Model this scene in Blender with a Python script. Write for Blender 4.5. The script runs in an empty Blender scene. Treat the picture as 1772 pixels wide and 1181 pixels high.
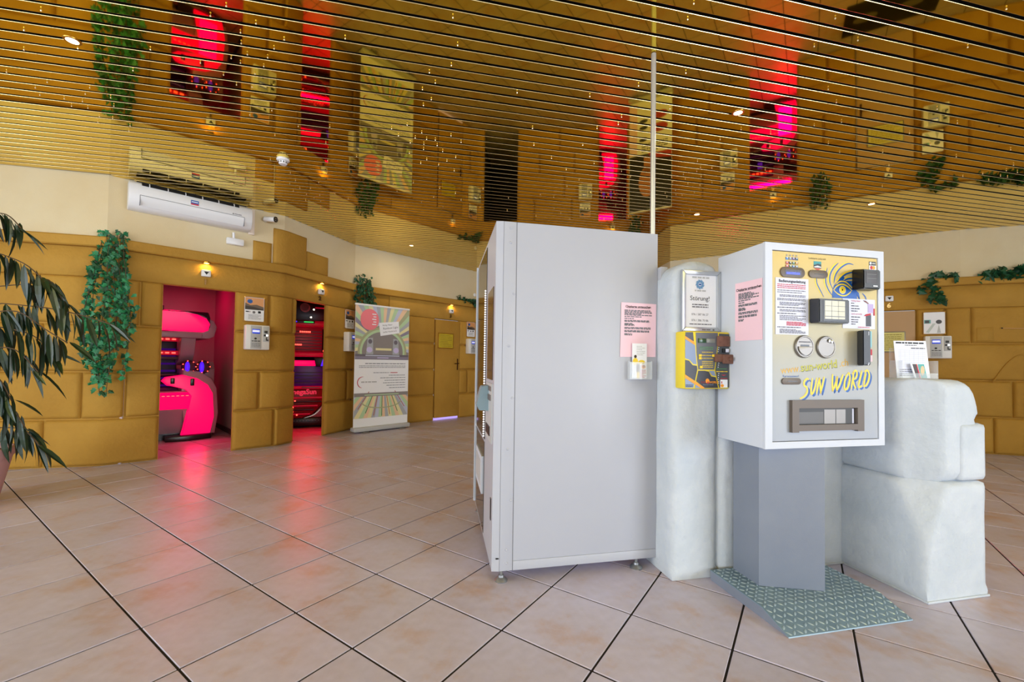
import bpy, bmesh, math, random
from mathutils import Vector, Matrix, Euler, noise as mnoise

random.seed(7)
SC = bpy.context.scene
COL = SC.collection
PI = math.pi

# ------------------------------------------------------------------ camera
EYE = 1.104
cam_d = bpy.data.cameras.new('camera')
cam = bpy.data.objects.new('camera', cam_d)
COL.objects.link(cam)
SC.camera = cam
cam_d.sensor_width = 36.0
cam_d.lens = 742.4 / 1772 * 36.0
cam_d.shift_y = 19.67 / 1772
cam_d.clip_start = 0.02
_pt, _rl = 0.0234, 0.0138
_f = Vector((0, math.cos(_pt), math.sin(_pt)))
_u0 = Vector((0, -math.sin(_pt), math.cos(_pt)))
_r0 = Vector((1, 0, 0))
_r = _r0 * math.cos(_rl) + _u0 * math.sin(_rl)
_u = _u0 * math.cos(_rl) - _r0 * math.sin(_rl)
cam.matrix_world = Matrix(((_r.x, _u.x, -_f.x, 0), (_r.y, _u.y, -_f.y, 0), (_r.z, _u.z, -_f.z, EYE), (0, 0, 0, 1)))

# ------------------------------------------------------------------ sky, lights, exposure
SC.view_settings.view_transform = 'Standard'
SC.view_settings.look = 'None'
SC.view_settings.gamma = 1.0
SC.view_settings.use_curve_mapping = False
SC.view_settings.exposure = -0.5
SC.cycles.max_bounces = 10
SC.cycles.diffuse_bounces = 5
SC.cycles.glossy_bounces = 5
SC.cycles.transparent_max_bounces = 8
SC.cycles.caustics_reflective = True
SC.cycles.sample_clamp_indirect = 4.0
W = bpy.data.worlds.new('sky')
SC.world = W
W.use_nodes = True
W.node_tree.nodes['Background'].inputs[0].default_value = (0.80, 0.90, 1.0, 1)
W.node_tree.nodes['Background'].inputs[1].default_value = 1.0


def area(name, loc, rot, sx, sy, power, col=(1, 1, 1)):
    d = bpy.data.lights.new(name, 'AREA')
    d.shape = 'RECTANGLE'
    d.size, d.size_y, d.energy, d.color = sx, sy, power, col
    o = bpy.data.objects.new(name, d)
    COL.objects.link(o)
    o.location, o.rotation_euler = loc, rot
    return o


def disk(name, loc, power, col, d=0.05):
    o = area(name, loc, (0, 0, 0), d, d, power, col)
    o.data.shape = 'DISK'
    return o


def point(name, loc, power, col, r=0.05):
    d = bpy.data.lights.new(name, 'POINT')
    d.energy, d.color, d.shadow_soft_size = power, col, r
    o = bpy.data.objects.new(name, d)
    COL.objects.link(o)
    o.location = loc
    return o


# daylight through the shop windows behind the camera, plus side fill added to brighten the walls
DAY = (0.86, 0.95, 1.10)
area('daylight_rear_window', (-3.6, -6.9, 1.5), (PI / 2, 0, 0), 5.6, 2.5, 370, DAY)
area('daylight_rear_window', (4.1, -6.9, 1.5), (PI / 2, 0, 0), 6.4, 2.5, 110, DAY)
area('side_fill_light', (-6.48, -2.2, 1.5), (PI / 2, 0, -PI / 2), 5.0, 2.4, 500, DAY)
area('side_fill_light', (7.58, -4.0, 1.5), (PI / 2, 0, PI / 2), 5.6, 2.4, 900, DAY)

# ------------------------------------------------------------------ materials


def lin(h):
    if isinstance(h, str):
        h = h.lstrip('#')
        c = [int(h[i:i + 2], 16) / 255 for i in (0, 2, 4)]
        return tuple(x / 12.92 if x <= 0.04045 else ((x + 0.055) / 1.055) ** 2.4 for x in c)
    return tuple(h)


MATS = {}


def mat(name, col, rough=0.5, metal=0.0, var=None, vscale=4.0, vdetail=5, bump=0.0, bscale=60.0, emit=None, es=0.0, spec=0.5,
        coat=0.0, alpha=1.0, trans=0.0, coords='Position', stretch=None, ramp=(0.35, 0.65), sheen=0):
    if name in MATS:
        return MATS[name]
    m = bpy.data.materials.new(name)
    m.use_nodes = True
    nt = m.node_tree
    b = nt.nodes['Principled BSDF']
    c = lin(col)
    b.inputs['Base Color'].default_value = (*c, 1)
    b.inputs['Roughness'].default_value = rough
    b.inputs['Metallic'].default_value = metal
    b.inputs['Specular IOR Level'].default_value = spec
    b.inputs['Coat Weight'].default_value = coat
    b.inputs['Alpha'].default_value = alpha
    b.inputs['Transmission Weight'].default_value = trans
    if emit is not None:
        b.inputs['Emission Color'].default_value = (*lin(emit), 1)
        b.inputs['Emission Strength'].default_value = es
    src = None
    if var is not None or bump:
        if coords == 'Position':
            src = nt.nodes.new('ShaderNodeNewGeometry').outputs['Position']
        else:
            src = nt.nodes.new('ShaderNodeTexCoord').outputs['Object']
        if stretch:
            mp = nt.nodes.new('ShaderNodeMapping')
            mp.inputs['Scale'].default_value = stretch
            nt.links.new(src, mp.inputs['Vector'])
            src = mp.outputs['Vector']
    if var is not None:
        n = nt.nodes.new('ShaderNodeTexNoise')
        n.inputs['Scale'].default_value = vscale
        n.inputs['Detail'].default_value = vdetail
        n.inputs['Roughness'].default_value = 0.6
        nt.links.new(src, n.inputs['Vector'])
        r = nt.nodes.new('ShaderNodeValToRGB')
        r.color_ramp.elements[0].position = ramp[0]
        r.color_ramp.elements[1].position = ramp[1]
        r.color_ramp.elements[0].color = (*c, 1)
        r.color_ramp.elements[1].color = (*lin(var), 1)
        nt.links.new(n.outputs['Fac'], r.inputs['Fac'])
        nt.links.new(r.outputs['Color'], b.inputs['Base Color'])
    if bump:
        n2 = nt.nodes.new('ShaderNodeTexNoise')
        n2.inputs['Scale'].default_value = bscale
        n2.inputs['Detail'].default_value = 4
        nt.links.new(src, n2.inputs['Vector'])
        bp = nt.nodes.new('ShaderNodeBump')
        bp.inputs['Strength'].default_value = bump
        bp.inputs['Distance'].default_value = 0.01
        nt.links.new(n2.outputs['Fac'], bp.inputs['Height'])
        nt.links.new(bp.outputs['Normal'], b.inputs['Normal'])
    MATS[name] = m
    return m


OCHRE = mat('ochre_stucco', '#b58a37', 0.75, var='#a87d2e', vscale=1.6, bump=0.5, bscale=30, spec=0.3)
CREAM = mat('cream_plaster', '#d6c7a2', 0.85, var='#cfb98c', vscale=0.8, bump=0.12, bscale=90, ramp=(0.45, 0.75), spec=0.3)
WHITEWALL = mat('plain_wall_paint', '#d9d6cd', 0.85)
PLAST = mat('white_trowelled_plaster', '#c4cad0', 0.6, var='#b9c1c8', vscale=5, bump=0.9, bscale=17, spec=0.4)
GOLD = mat('gold_mirror_aluminium', (0.80, 0.565, 0.05), 0.03, 1.0)
LIP = mat('gold_lip_aluminium', (0.80, 0.62, 0.28), 0.25, 1.0)
PLENUM = mat('dark_plenum', '#0b0907', 0.95)
GROUT = mat('dark_grout', '#1f1712', 0.95)
VWHITE = mat('vending_white_paint', '#adafb7', 0.45, var='#aaacb4', vscale=1.0)
PWHITE = mat('white_powder_coat', '#c8cdd6', 0.5)
WPLASTIC = mat('white_plastic', '#e6e6e4', 0.35)
GPLASTIC = mat('light_grey_plastic', '#b9bbbb', 0.45)
DPLASTIC = mat('dark_grey_plastic', '#2d2f33', 0.4, bump=0.1, bscale=400)
BLACK = mat('black_plastic', '#0d0d0f', 0.35)
BLACKM = mat('matt_black', '#101012', 0.8)
CHROME = mat('chrome', '#d5d5d5', 0.12, 1.0)
STEEL = mat('brushed_steel', '#7f7a74', 0.42, 0.6)
FEET = mat('foot_steel', '#8d9094', 0.3, 0.6)
BRONZE = mat('bronze_painted_metal', '#62574d', 0.5, 0.2)
GREYP = mat('grey_paint', '#7c8390', 0.5, var='#777e8c', vscale=3, bump=0.05, bscale=300)
TEAL = mat('tread_plate', '#7d95a4', 0.42, 0.15, var='#6d8595', vscale=6)
TEALB = mat('tread_lozenge', '#a5b8c2', 0.28, 0.3)
PIPEM = mat('galvanised_pipe', '#c5c7c8', 0.35, 0.6)
PAPER = mat('white_paper', '#eef0f4', 0.7)
PAPERB = mat('bluish_paper', '#dcdff0', 0.7)
PINKP = mat('pink_paper', '#efc9d3', 0.75)
INK = mat('black_ink', '#1c1a1c', 0.7)
INKG = mat('grey_ink', '#6d6d72', 0.7)
INKR = mat('red_ink', '#c23a48', 0.7)
INKB = mat('blue_ink', '#0d58a6', 0.5)
INKY = mat('yellow_ink', '#f0cf2a', 0.5)
INKO = mat('orange_ink', '#f79a12', 0.5)
INKGREEN = mat('green_ink', '#5a9c5c', 0.6)
SIGNY = mat('yellow_sign', '#c8b024', 0.55, var='#b9a01c', vscale=6)
YBOX = mat('yellow_painted_steel', '#e7cf2e', 0.4)
SLATEP = mat('slate_print', '#5c6068', 0.45)
BLUEGP = mat('blue_grey_print', '#7e8fae', 0.45)
CHARP = mat('charcoal_print', '#2f2f38', 0.45)
RUST = mat('rusty_brown_metal', '#7b5546', 0.7, var='#684436', vscale=40)
LCDB = mat('blue_lcd', '#1636c8', 0.3, emit='#2450ff', es=0.4)
LCDW = mat('lit_white_lcd', '#e8ecff', 0.3, emit='#d8e0ff', es=0.7)
LCDG = mat('green_lcd', '#1f4a22', 0.2)
LCDGREY = mat('grey_lcd', '#7c8079', 0.25)
LCDDARK = mat('navy_lcd', '#0a1140', 0.2)
TOUCH = mat('pale_touch_screen', '#b9b392', 0.25, emit='#cfc9a0', es=0.02)
DOORP = mat('beige_door_paint', '#b8946a', 0.6)
LEAFI = mat('ivy_leaf_green', '#1a6438', 0.5, var='#2c8a5c', vscale=14)
LEAFI2 = mat('ivy_leaf_dark', '#123f22', 0.55, var='#1c5a34', vscale=14)
LEAFF = mat('ficus_leaf_green', '#0f2416', 0.4, var='#1a3419', vscale=8)
STEMM = mat('brown_stem', '#4d3a25', 0.8)
POT = mat('pink_terracotta', '#b98a86', 0.7)
SOIL = mat('potting_soil', '#2a1d14', 0.95)
PINKFL = mat('pink_flower', '#e58a98', 0.6)
LAMPW = mat('lamp_disc', '#fff2dc', 0.4, emit='#ffe2b0', es=9)
LAMPY = mat('cornice_lamp_disc', '#ffdf90', 0.4, emit='#ffc860', es=14)
GLOWP = mat('pink_glow_panel', '#a00a40', 0.4, emit=(1.0, 0.0, 0.11), es=1.45)
GLOWM = mat('magenta_glow_panel', '#a0086a', 0.4, emit=(1.0, 0.0, 0.30), es=1.5)
GLOWR = mat('red_glow_panel', '#a00a2a', 0.4, emit='#ff0840', es=0.30)
GLOWD = mat('red_led', '#ff5040', 0.4, emit='#ff4a3c', es=5)
GLOWV = mat('violet_lamp', '#5020ff', 0.4, emit='#4018ff', es=1.6)
GLOWG = mat('green_led', '#20c050', 0.4, emit='#30e060', es=1.2)
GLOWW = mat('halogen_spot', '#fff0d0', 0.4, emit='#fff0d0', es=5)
GLOWL = mat('lilac_gap_light', '#c8b4ff', 0.4, emit='#bda8ff', es=0.9)
GLOWT = mat('tanning_tube', '#3a1450', 0.3, emit='#6a10c0', es=0.25)
LEDW = mat('white_led', '#ffffff', 0.4, emit='#f4f6ff', es=1.6)
BEDG = mat('bed_silver_shell', '#9a9298', 0.4, 0.1)
BEDD = mat('bed_dark_shell', '#3a2a36', 0.4)
BEDB = mat('bed_black_shell', '#120a10', 0.3)
ACRY = mat('bed_acrylic', '#5a3a66', 0.15, 0.1)
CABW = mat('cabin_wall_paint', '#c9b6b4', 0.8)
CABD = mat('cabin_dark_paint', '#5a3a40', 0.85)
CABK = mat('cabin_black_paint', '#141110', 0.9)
ACRYL = mat('clear_acrylic', '#eef4f6', 0.05, trans=0.0, alpha=0.25)
VGLASS = mat('dark_vending_glass', '#1d130d', 0.04, 0.0, spec=0.9)
SKIN = mat('printed_skin_tone', '#b5764f', 0.6)
GREYHANDLE = mat('grey_handle_plastic', '#7f959f', 0.4)
STARM = mat('crystal_star', '#ffe6b0', 0.15, 0.7)
BRASS = mat('brass', '#b98a3a', 0.3, 1.0)
DKHANDLE = mat('dark_bronze', '#4d3018', 0.4, 0.8)


def gradient_mat(name, stops, rough=0.35):
    "a printed gradient up the object's own height (z in metres)"
    m = bpy.data.materials.new(name)
    m.use_nodes = True
    nt = m.node_tree
    b = nt.nodes['Principled BSDF']
    b.inputs['Roughness'].default_value = rough
    b.inputs['Specular IOR Level'].default_value = 0.3
    g = nt.nodes.new('ShaderNodeTexCoord')
    s = nt.nodes.new('ShaderNodeSeparateXYZ')
    nt.links.new(g.outputs['Object'], s.inputs[0])
    mr = nt.nodes.new('ShaderNodeMapRange')
    mr.inputs['From Min'].default_value = stops[0][0]
    mr.inputs['From Max'].default_value = stops[-1][0]
    nt.links.new(s.outputs['Z'], mr.inputs['Value'])
    r = nt.nodes.new('ShaderNodeValToRGB')
    lo, hi = stops[0][0], stops[-1][0]
    while len(r.color_ramp.elements) < len(stops):
        r.color_ramp.elements.new(0.5)
    for e, (z, c) in zip(r.color_ramp.elements, stops):
        e.position = (z - lo) / (hi - lo)
        e.color = (*lin(c), 1)
    nt.links.new(mr.outputs['Result'], r.inputs['Fac'])
    nt.links.new(r.outputs['Color'], b.inputs['Base Color'])
    return m


def tile_mat():
    m = bpy.data.materials.new('glazed_floor_tile')
    m.use_nodes = True
    nt = m.node_tree
    b = nt.nodes['Principled BSDF']
    b.inputs['Roughness'].default_value = 0.36
    b.inputs['Specular IOR Level'].default_value = 0.5
    g = nt.nodes.new('ShaderNodeNewGeometry')
    oi = nt.nodes.new('ShaderNodeObjectInfo')
    n1 = nt.nodes.new('ShaderNodeTexNoise')
    n1.inputs['Scale'].default_value = 3.2
    n1.inputs['Detail'].default_value = 6
    n1.inputs['Roughness'].default_value = 0.65
    nt.links.new(g.outputs['Position'], n1.inputs['Vector'])
    r = nt.nodes.new('ShaderNodeValToRGB')
    el = r.color_ramp.elements
    el[0].position, el[0].color = 0.36, (*lin('#c8c3db'), 1)
    el[1].position, el[1].color = 0.72, (*lin('#c0a297'), 1)
    e = el.new(0.53)
    e.color = (*lin('#c5bdcf'), 1)
    nt.links.new(n1.outputs['Fac'], r.inputs['Fac'])
    n2 = nt.nodes.new('ShaderNodeTexNoise')
    n2.inputs['Scale'].default_value = 26
    n2.inputs['Detail'].default_value = 4
    nt.links.new(g.outputs['Position'], n2.inputs['Vector'])
    ad = nt.nodes.new('ShaderNodeMath')
    ad.operation = 'MULTIPLY_ADD'
    nt.links.new(n2.outputs['Fac'], ad.inputs[0])
    ad.inputs[1].default_value = 0.22
    ad.inputs[2].default_value = 0.80
    ad2 = nt.nodes.new('ShaderNodeMath')
    ad2.operation = 'MULTIPLY_ADD'
    nt.links.new(oi.outputs['Random'], ad2.inputs[0])
    ad2.inputs[1].default_value = 0.10
    nt.links.new(ad.outputs[0], ad2.inputs[2])
    mx = nt.nodes.new('ShaderNodeVectorMath')
    mx.operation = 'SCALE'
    nt.links.new(r.outputs['Color'], mx.inputs[0])
    nt.links.new(ad2.outputs[0], mx.inputs['Scale'])
    nt.links.new(mx.outputs[0], b.inputs['Base Color'])
    bp = nt.nodes.new('ShaderNodeBump')
    bp.inputs['Strength'].default_value = 0.06
    bp.inputs['Distance'].default_value = 0.01
    nt.links.new(n1.outputs['Fac'], bp.inputs['Height'])
    nt.links.new(bp.outputs['Normal'], b.inputs['Normal'])
    return m


TILE = tile_mat()

# ------------------------------------------------------------------ mesh helpers
BASE = {}


class M:
    "collects shapes into one mesh; every add_ call uses the material given (or the first one)"

    def __init__(self):
        self.bm = bmesh.new()
        self.mats = []

    def mi(self, m):
        if m is None:
            return 0 if self.mats else None
        if m not in self.mats:
            self.mats.append(m)
        return self.mats.index(m)

    def _tag(self, faces, m):
        i = self.mi(m)
        if i is not None:
            for f in faces:
                f.material_index = i

    def box(self, x0, x1, y0, y1, z0, z1, bev=0.0, m=None, seg=2):
        vs = [self.bm.verts.new((x, y, z)) for z in (z0, z1) for y in (y0, y1) for x in (x0, x1)]
        q = [(0, 2, 3, 1), (4, 5, 7, 6), (0, 1, 5, 4), (2, 6, 7, 3), (0, 4, 6, 2), (1, 3, 7, 5)]
        fs = [self.bm.faces.new([vs[i] for i in f]) for f in q]
        self._tag(fs, m)
        if bev > 0:
            es = list({e for f in fs for e in f.edges})
            r = bmesh.ops.bevel(self.bm, geom=es, offset=bev, segments=seg, affect='EDGES', profile=0.5)
            self._tag(r['faces'], m)
        return self

    def prism(self, poly, axis, a, b, m=None, bev=0.0):
        "extrude polygon (in the other two axes, in order) along axis from a to b"
        def P(p, t):
            if axis == 'x':
                return (t, p[0], p[1])
            if axis == 'y':
                return (p[0], t, p[1])
            return (p[0], p[1], t)
        v0 = [self.bm.verts.new(P(p, a)) for p in poly]
        v1 = [self.bm.verts.new(P(p, b)) for p in poly]
        n = len(poly)
        fs = [self.bm.faces.new(v0[::-1]), self.bm.faces.new(v1)]
        for i in range(n):
            fs.append(self.bm.faces.new([v0[i], v0[(i + 1) % n], v1[(i + 1) % n], v1[i]]))
        self._tag(fs, m)
        if bev:
            es = list({e for f in fs[:2] for e in f.edges})
            r = bmesh.ops.bevel(self.bm, geom=es, offset=bev, segments=2, affect='EDGES', profile=0.5)
            self._tag(r['faces'], m)
        return self

    def cyl(self, p0, p1, r0, r1=None, n=16, m=None, caps=True):
        r1 = r0 if r1 is None else r1
        p0, p1 = Vector(p0), Vector(p1)
        d = (p1 - p0).normalized()
        a = d.orthogonal().normalized()
        b = d.cross(a)
        A = [self.bm.verts.new(p0 + (a * math.cos(t) + b * math.sin(t)) * r0) for t in [2 * PI * i / n for i in range(n)]]
        B = [self.bm.verts.new(p1 + (a * math.cos(t) + b * math.sin(t)) * r1) for t in [2 * PI * i / n for i in range(n)]]
        fs = [self.bm.faces.new([A[i], A[(i + 1) % n], B[(i + 1) % n], B[i]]) for i in range(n)]
        if caps:
            fs += [self.bm.faces.new(A[::-1]), self.bm.faces.new(B)]
        self._tag(fs, m)
        return self

    def tube(self, pts, r, n=8, m=None):
        pts = [Vector(p) for p in pts]
        rings = []
        for i, p in enumerate(pts):
            d = (pts[min(i + 1, len(pts) - 1)] - pts[max(i - 1, 0)]).normalized()
            up = Vector((0, 0, 1)) if abs(d.z) < 0.9 else Vector((0, 1, 0))
            a = d.cross(up).normalized()
            b = d.cross(a)
            rr = r[i] if isinstance(r, (list, tuple)) else r
            rings.append([self.bm.verts.new(p + (a * math.cos(2 * PI * k / n) + b * math.sin(2 * PI * k / n)) * rr) for k in range(n)])
        fs = []
        for A, B in zip(rings, rings[1:]):
            fs += [self.bm.faces.new([A[k], A[(k + 1) % n], B[(k + 1) % n], B[k]]) for k in range(n)]
        fs += [self.bm.faces.new(rings[0][::-1]), self.bm.faces.new(rings[-1])]
        self._tag(fs, m)
        return self

    def lathe(self, prof, c=(0, 0, 0), n=24, axis='z', m=None):
        rings = []
        for r, h in prof:
            ring = []
            for k in range(n):
                t = 2 * PI * k / n
                if axis == 'z':
                    p = (c[0] + r * math.cos(t), c[1] + r * math.sin(t), c[2] + h)
                elif axis == 'y':
                    p = (c[0] + r * math.cos(t), c[1] + h, c[2] + r * math.sin(t))
                else:
                    p = (c[0] + h, c[1] + r * math.cos(t), c[2] + r * math.sin(t))
                ring.append(self.bm.verts.new(p))
            rings.append(ring)
        fs = []
        for A, B in zip(rings, rings[1:]):
            fs += [self.bm.faces.new([A[k], A[(k + 1) % n], B[(k + 1) % n], B[k]]) for k in range(n)]
        fs += [self.bm.faces.new(rings[0][::-1]), self.bm.faces.new(rings[-1])]
        self._tag(fs, m)
        return self

    def ball(self, c, r, s=(1, 1, 1), m=None, u=14, v=9):
        mt = Matrix.Translation(c) @ Matrix.Diagonal((r * s[0], r * s[1], r * s[2], 1))
        g = bmesh.ops.create_uvsphere(self.bm, u_segments=u, v_segments=v, radius=1, matrix=mt)
        self._tag({f for vv in g['verts'] for f in vv.link_faces}, m)
        return self

    def face(self, pts, m=None):
        f = self.bm.faces.new([self.bm.verts.new(p) for p in pts])
        self._tag([f], m)
        return self

    def mesh(self, name, base=(0, 0, 0), smooth=0.6, tri=False, clean=True):
        bm = self.bm
        if any(base):
            bmesh.ops.translate(bm, verts=bm.verts, vec=(-base[0], -base[1], -base[2]))
        if clean:
            bmesh.ops.recalc_face_normals(bm, faces=bm.faces)
        if tri:
            bmesh.ops.triangulate(bm, faces=[f for f in bm.faces if len(f.verts) > 4])
        me = bpy.data.meshes.new(name)
        bm.to_mesh(me)
        bm.free()
        for m in self.mats:
            me.materials.append(m)
        if smooth:
            for p in me.polygons:
                p.use_smooth = True
            me.set_sharp_from_angle(angle=smooth)
        return me

    def obj(self, name, parent=None, m=None, smooth=0.6, tri=False, clean=True, **kw):
        if m is not None and not self.mats:
            self.mats.append(m)
        me = self.mesh(name, BASE.get(parent, (0, 0, 0)), smooth, tri, clean)
        return link(name, me, parent, **kw)


def link(name, data, parent=None, label=None, kind=None):
    o = bpy.data.objects.new(name, data)
    COL.objects.link(o)
    if parent is not None:
        o.parent = parent
        BASE[o] = BASE.get(parent, (0, 0, 0))
    if label:
        o['label'] = label
    if kind:
        o['kind'] = kind
    return o


def thing(name, label, cat, loc, rz=0.0, group=None, base=(0, 0, 0), kind=None):
    o = bpy.data.objects.new(name, None)
    COL.objects.link(o)
    o.empty_display_size = 0.05
    o.location = loc
    o.rotation_euler = (0, 0, rz)
    o['label'] = label
    o['category'] = cat
    if group:
        o['group'] = group
    if kind:
        o['kind'] = kind
    BASE[o] = base
    return o


def structure(name, parent=None, loc=(0, 0, 0), rz=0, base=(0, 0, 0)):
    o = bpy.data.objects.new(name, None)
    COL.objects.link(o)
    o.location = loc
    o.rotation_euler = (0, 0, rz)
    o['kind'] = 'structure'
    BASE[o] = base
    return o


def rnd(a, b):
    return random.uniform(a, b)


# ---- flat print (lettering, pictures): thin faces on the surface that carries them
def sheet_print(name, parent, y, items, step=0.00025, label=None):
    "items: (material, polygon of (x, z)); later items lie over earlier ones, all facing -y"
    b = M()
    layer, last = 0, None
    for m, poly in items:
        if last is not None and m is not last:
            layer += 1
        last = m
        b.face([(x, y - step * layer, z) for x, z in poly], m)
    return b.obj(name, parent, smooth=0, tri=True, clean=False, label=label)


def rect(x0, x1, z0, z1):
    return [(x0, z0), (x1, z0), (x1, z1), (x0, z1)]


def disc(cx, cz, rx, rz=None, n=28, a0=0, a1=2 * PI):
    rz = rx if rz is None else rz
    return [(cx + rx * math.cos(a0 + (a1 - a0) * i / n), cz + rz * math.sin(a0 + (a1 - a0) * i / n)) for i in range(n)]


def smooth_line(pts, k=6):
    out = []
    n = len(pts)
    for i in range(n - 1):
        p0, p1, p2, p3 = pts[max(i - 1, 0)], pts[i], pts[i + 1], pts[min(i + 2, n - 1)]
        for j in range(k):
            t = j / k
            out.append(tuple(0.5 * (2 * p1[c] + (p2[c] - p0[c]) * t + (2 * p0[c] - 5 * p1[c] + 4 * p2[c] - p3[c]) * t * t
                                    + (3 * p1[c] - p0[c] - 3 * p2[c] + p3[c]) * t ** 3) for c in (0, 1)))
    out.append(tuple(pts[-1]))
    return out


def ribbon(pts, w, taper=0.3, dx=0, dz=0):
    "polygon outline of a brush stroke along pts"
    L, R = [], []
    n = len(pts)
    for i, p in enumerate(pts):
        a, b = pts[max(i - 1, 0)], pts[min(i + 1, n - 1)]
        d = Vector((b[0] - a[0], b[1] - a[1]))
        if d.length < 1e-9:
            d = Vector((1, 0))
        d.normalize()
        t = i / (n - 1)
        ww = w * 0.5 * (1 - (1 - taper) * abs(2 * t - 1) ** 3)
        L.append((p[0] - d.y * ww + dx, p[1] + d.x * ww + dz))
        R.append((p[0] + d.y * ww + dx, p[1] - d.x * ww + dz))
    return [[L[i], L[i + 1], R[i + 1], R[i]] for i in range(n - 1)]


def word_lines(rng, x0, x1, z0, z1, rows, h, m, fill=0.9, ragged=True, gap=0.35):
    "lines of small print: little word-long strokes"
    out = []
    for i in range(rows):
        z = z1 - (i + 0.5) * (z1 - z0) / rows
        end = x0 + (x1 - x0) * (fill * (rng.uniform(0.6, 1.0) if ragged and rng.random() < 0.4 else 1.0))
        x = x0
        while x < end:
            w = min(rng.uniform(1.2, 5.0) * h, end - x)
            if w < 0.4 * h:
                break
            out.append((m, rect(x, x + w, z - h / 2, z + h / 2)))
            x += w + gap * h * 1.6
    return out


def text(name, parent, s, x, z, size, y, m, align='LEFT', rot=0.0, shear=0.0, bold=0.0, sx=1.0, depth=0.0, label=None):
    cu = bpy.data.curves.new(name, 'FONT')
    cu.body = s
    cu.size = size
    cu.align_x = align
    cu.shear = shear
    cu.offset = bold
    cu.extrude = depth
    cu.resolution_u = 3
    tmp = bpy.data.objects.new('tmp', cu)
    me = bpy.data.meshes.new_from_object(tmp)
    bpy.data.objects.remove(tmp)
    bpy.data.curves.remove(cu)
    bx = BASE.get(parent, (0, 0, 0))
    ca, sa = math.cos(rot), math.sin(rot)
    for v in me.vertices:
        px, pz, d = v.co.x * sx, v.co.y, v.co.z
        v.co = (x + px * ca - pz * sa - bx[0], y - d - bx[1], z + px * sa + pz * ca - bx[2])
    me.materials.clear()
    me.materials.append(m)
    me.name = name
    return link(name, me, parent, label=label)


# ------------------------------------------------------------------ floor plan
P = [Vector(p) for p in ((-6.6, 3.69), (-4.12, 4.32), (-2.95, 5.49), (-2.53, 6.83), (-0.745, 8.75), (2.75, 8.45), (2.80, 7.62), (5.93, 5.66), (7.7, 5.03))]
LEN = [0.0]
for _a, _b in zip(P, P[1:]):
    LEN.append(LEN[-1] + (_b - _a).length)
DIR = [(b - a).normalized() for a, b in zip(P, P[1:])]
NRM = [Vector((d.y, -d.x)) for d in DIR]          # into the room
CEIL = 2.95


def seg_of(S):
    for i in range(len(P) - 1):
        if S <= LEN[i + 1] + 1e-6:
            return i
    return len(P) - 2


def pathpt(S, off, ends=None):
    "point of the wall line at arc length S, moved off metres into the room (mitred at the corners)"
    for k in range(1, len(P) - 1):
        if abs(S - LEN[k]) < 1e-4:
            n = NRM[k - 1] + NRM[k]
            n = n / n.dot(NRM[k])
            return P[k] + n * off
    i = seg_of(S)
    return P[i] + DIR[i] * (S - LEN[i]) + NRM[i] * off


def wall_thing(name, label, cat, seg, S, z, y=0.0, group=None):
    p = P[seg] + DIR[seg] * (S - LEN[seg]) - NRM[seg] * y
    return thing(name, label, cat, (p.x, p.y, z), math.atan2(DIR[seg].y, DIR[seg].x), group, base=(S, y, z))


def wall_struct(name, seg, S, z=0.0, y=0.0):
    p = P[seg] + DIR[seg] * (S - LEN[seg]) - NRM[seg] * y
    return structure(name, None, (p.x, p.y, z), math.atan2(DIR[seg].y, DIR[seg].x), base=(S, y, z))


# equipment frame: u along the machines, v away from the camera
TH = math.radians(12.2)
KU, KV = Vector((math.cos(TH), math.sin(TH))), Vector((-math.sin(TH), math.cos(TH)))
KO = Vector((0.83, 2.209))


KPOS = {}


def kthing(name, label, cat, u, v, z=0.0, group=None):
    p = KO + KU * u + KV * v
    t = thing(name, label, cat, (p.x, p.y, z), TH, group, base=(u, v, z))
    KPOS[t] = (u, v, z)
    return t

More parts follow.
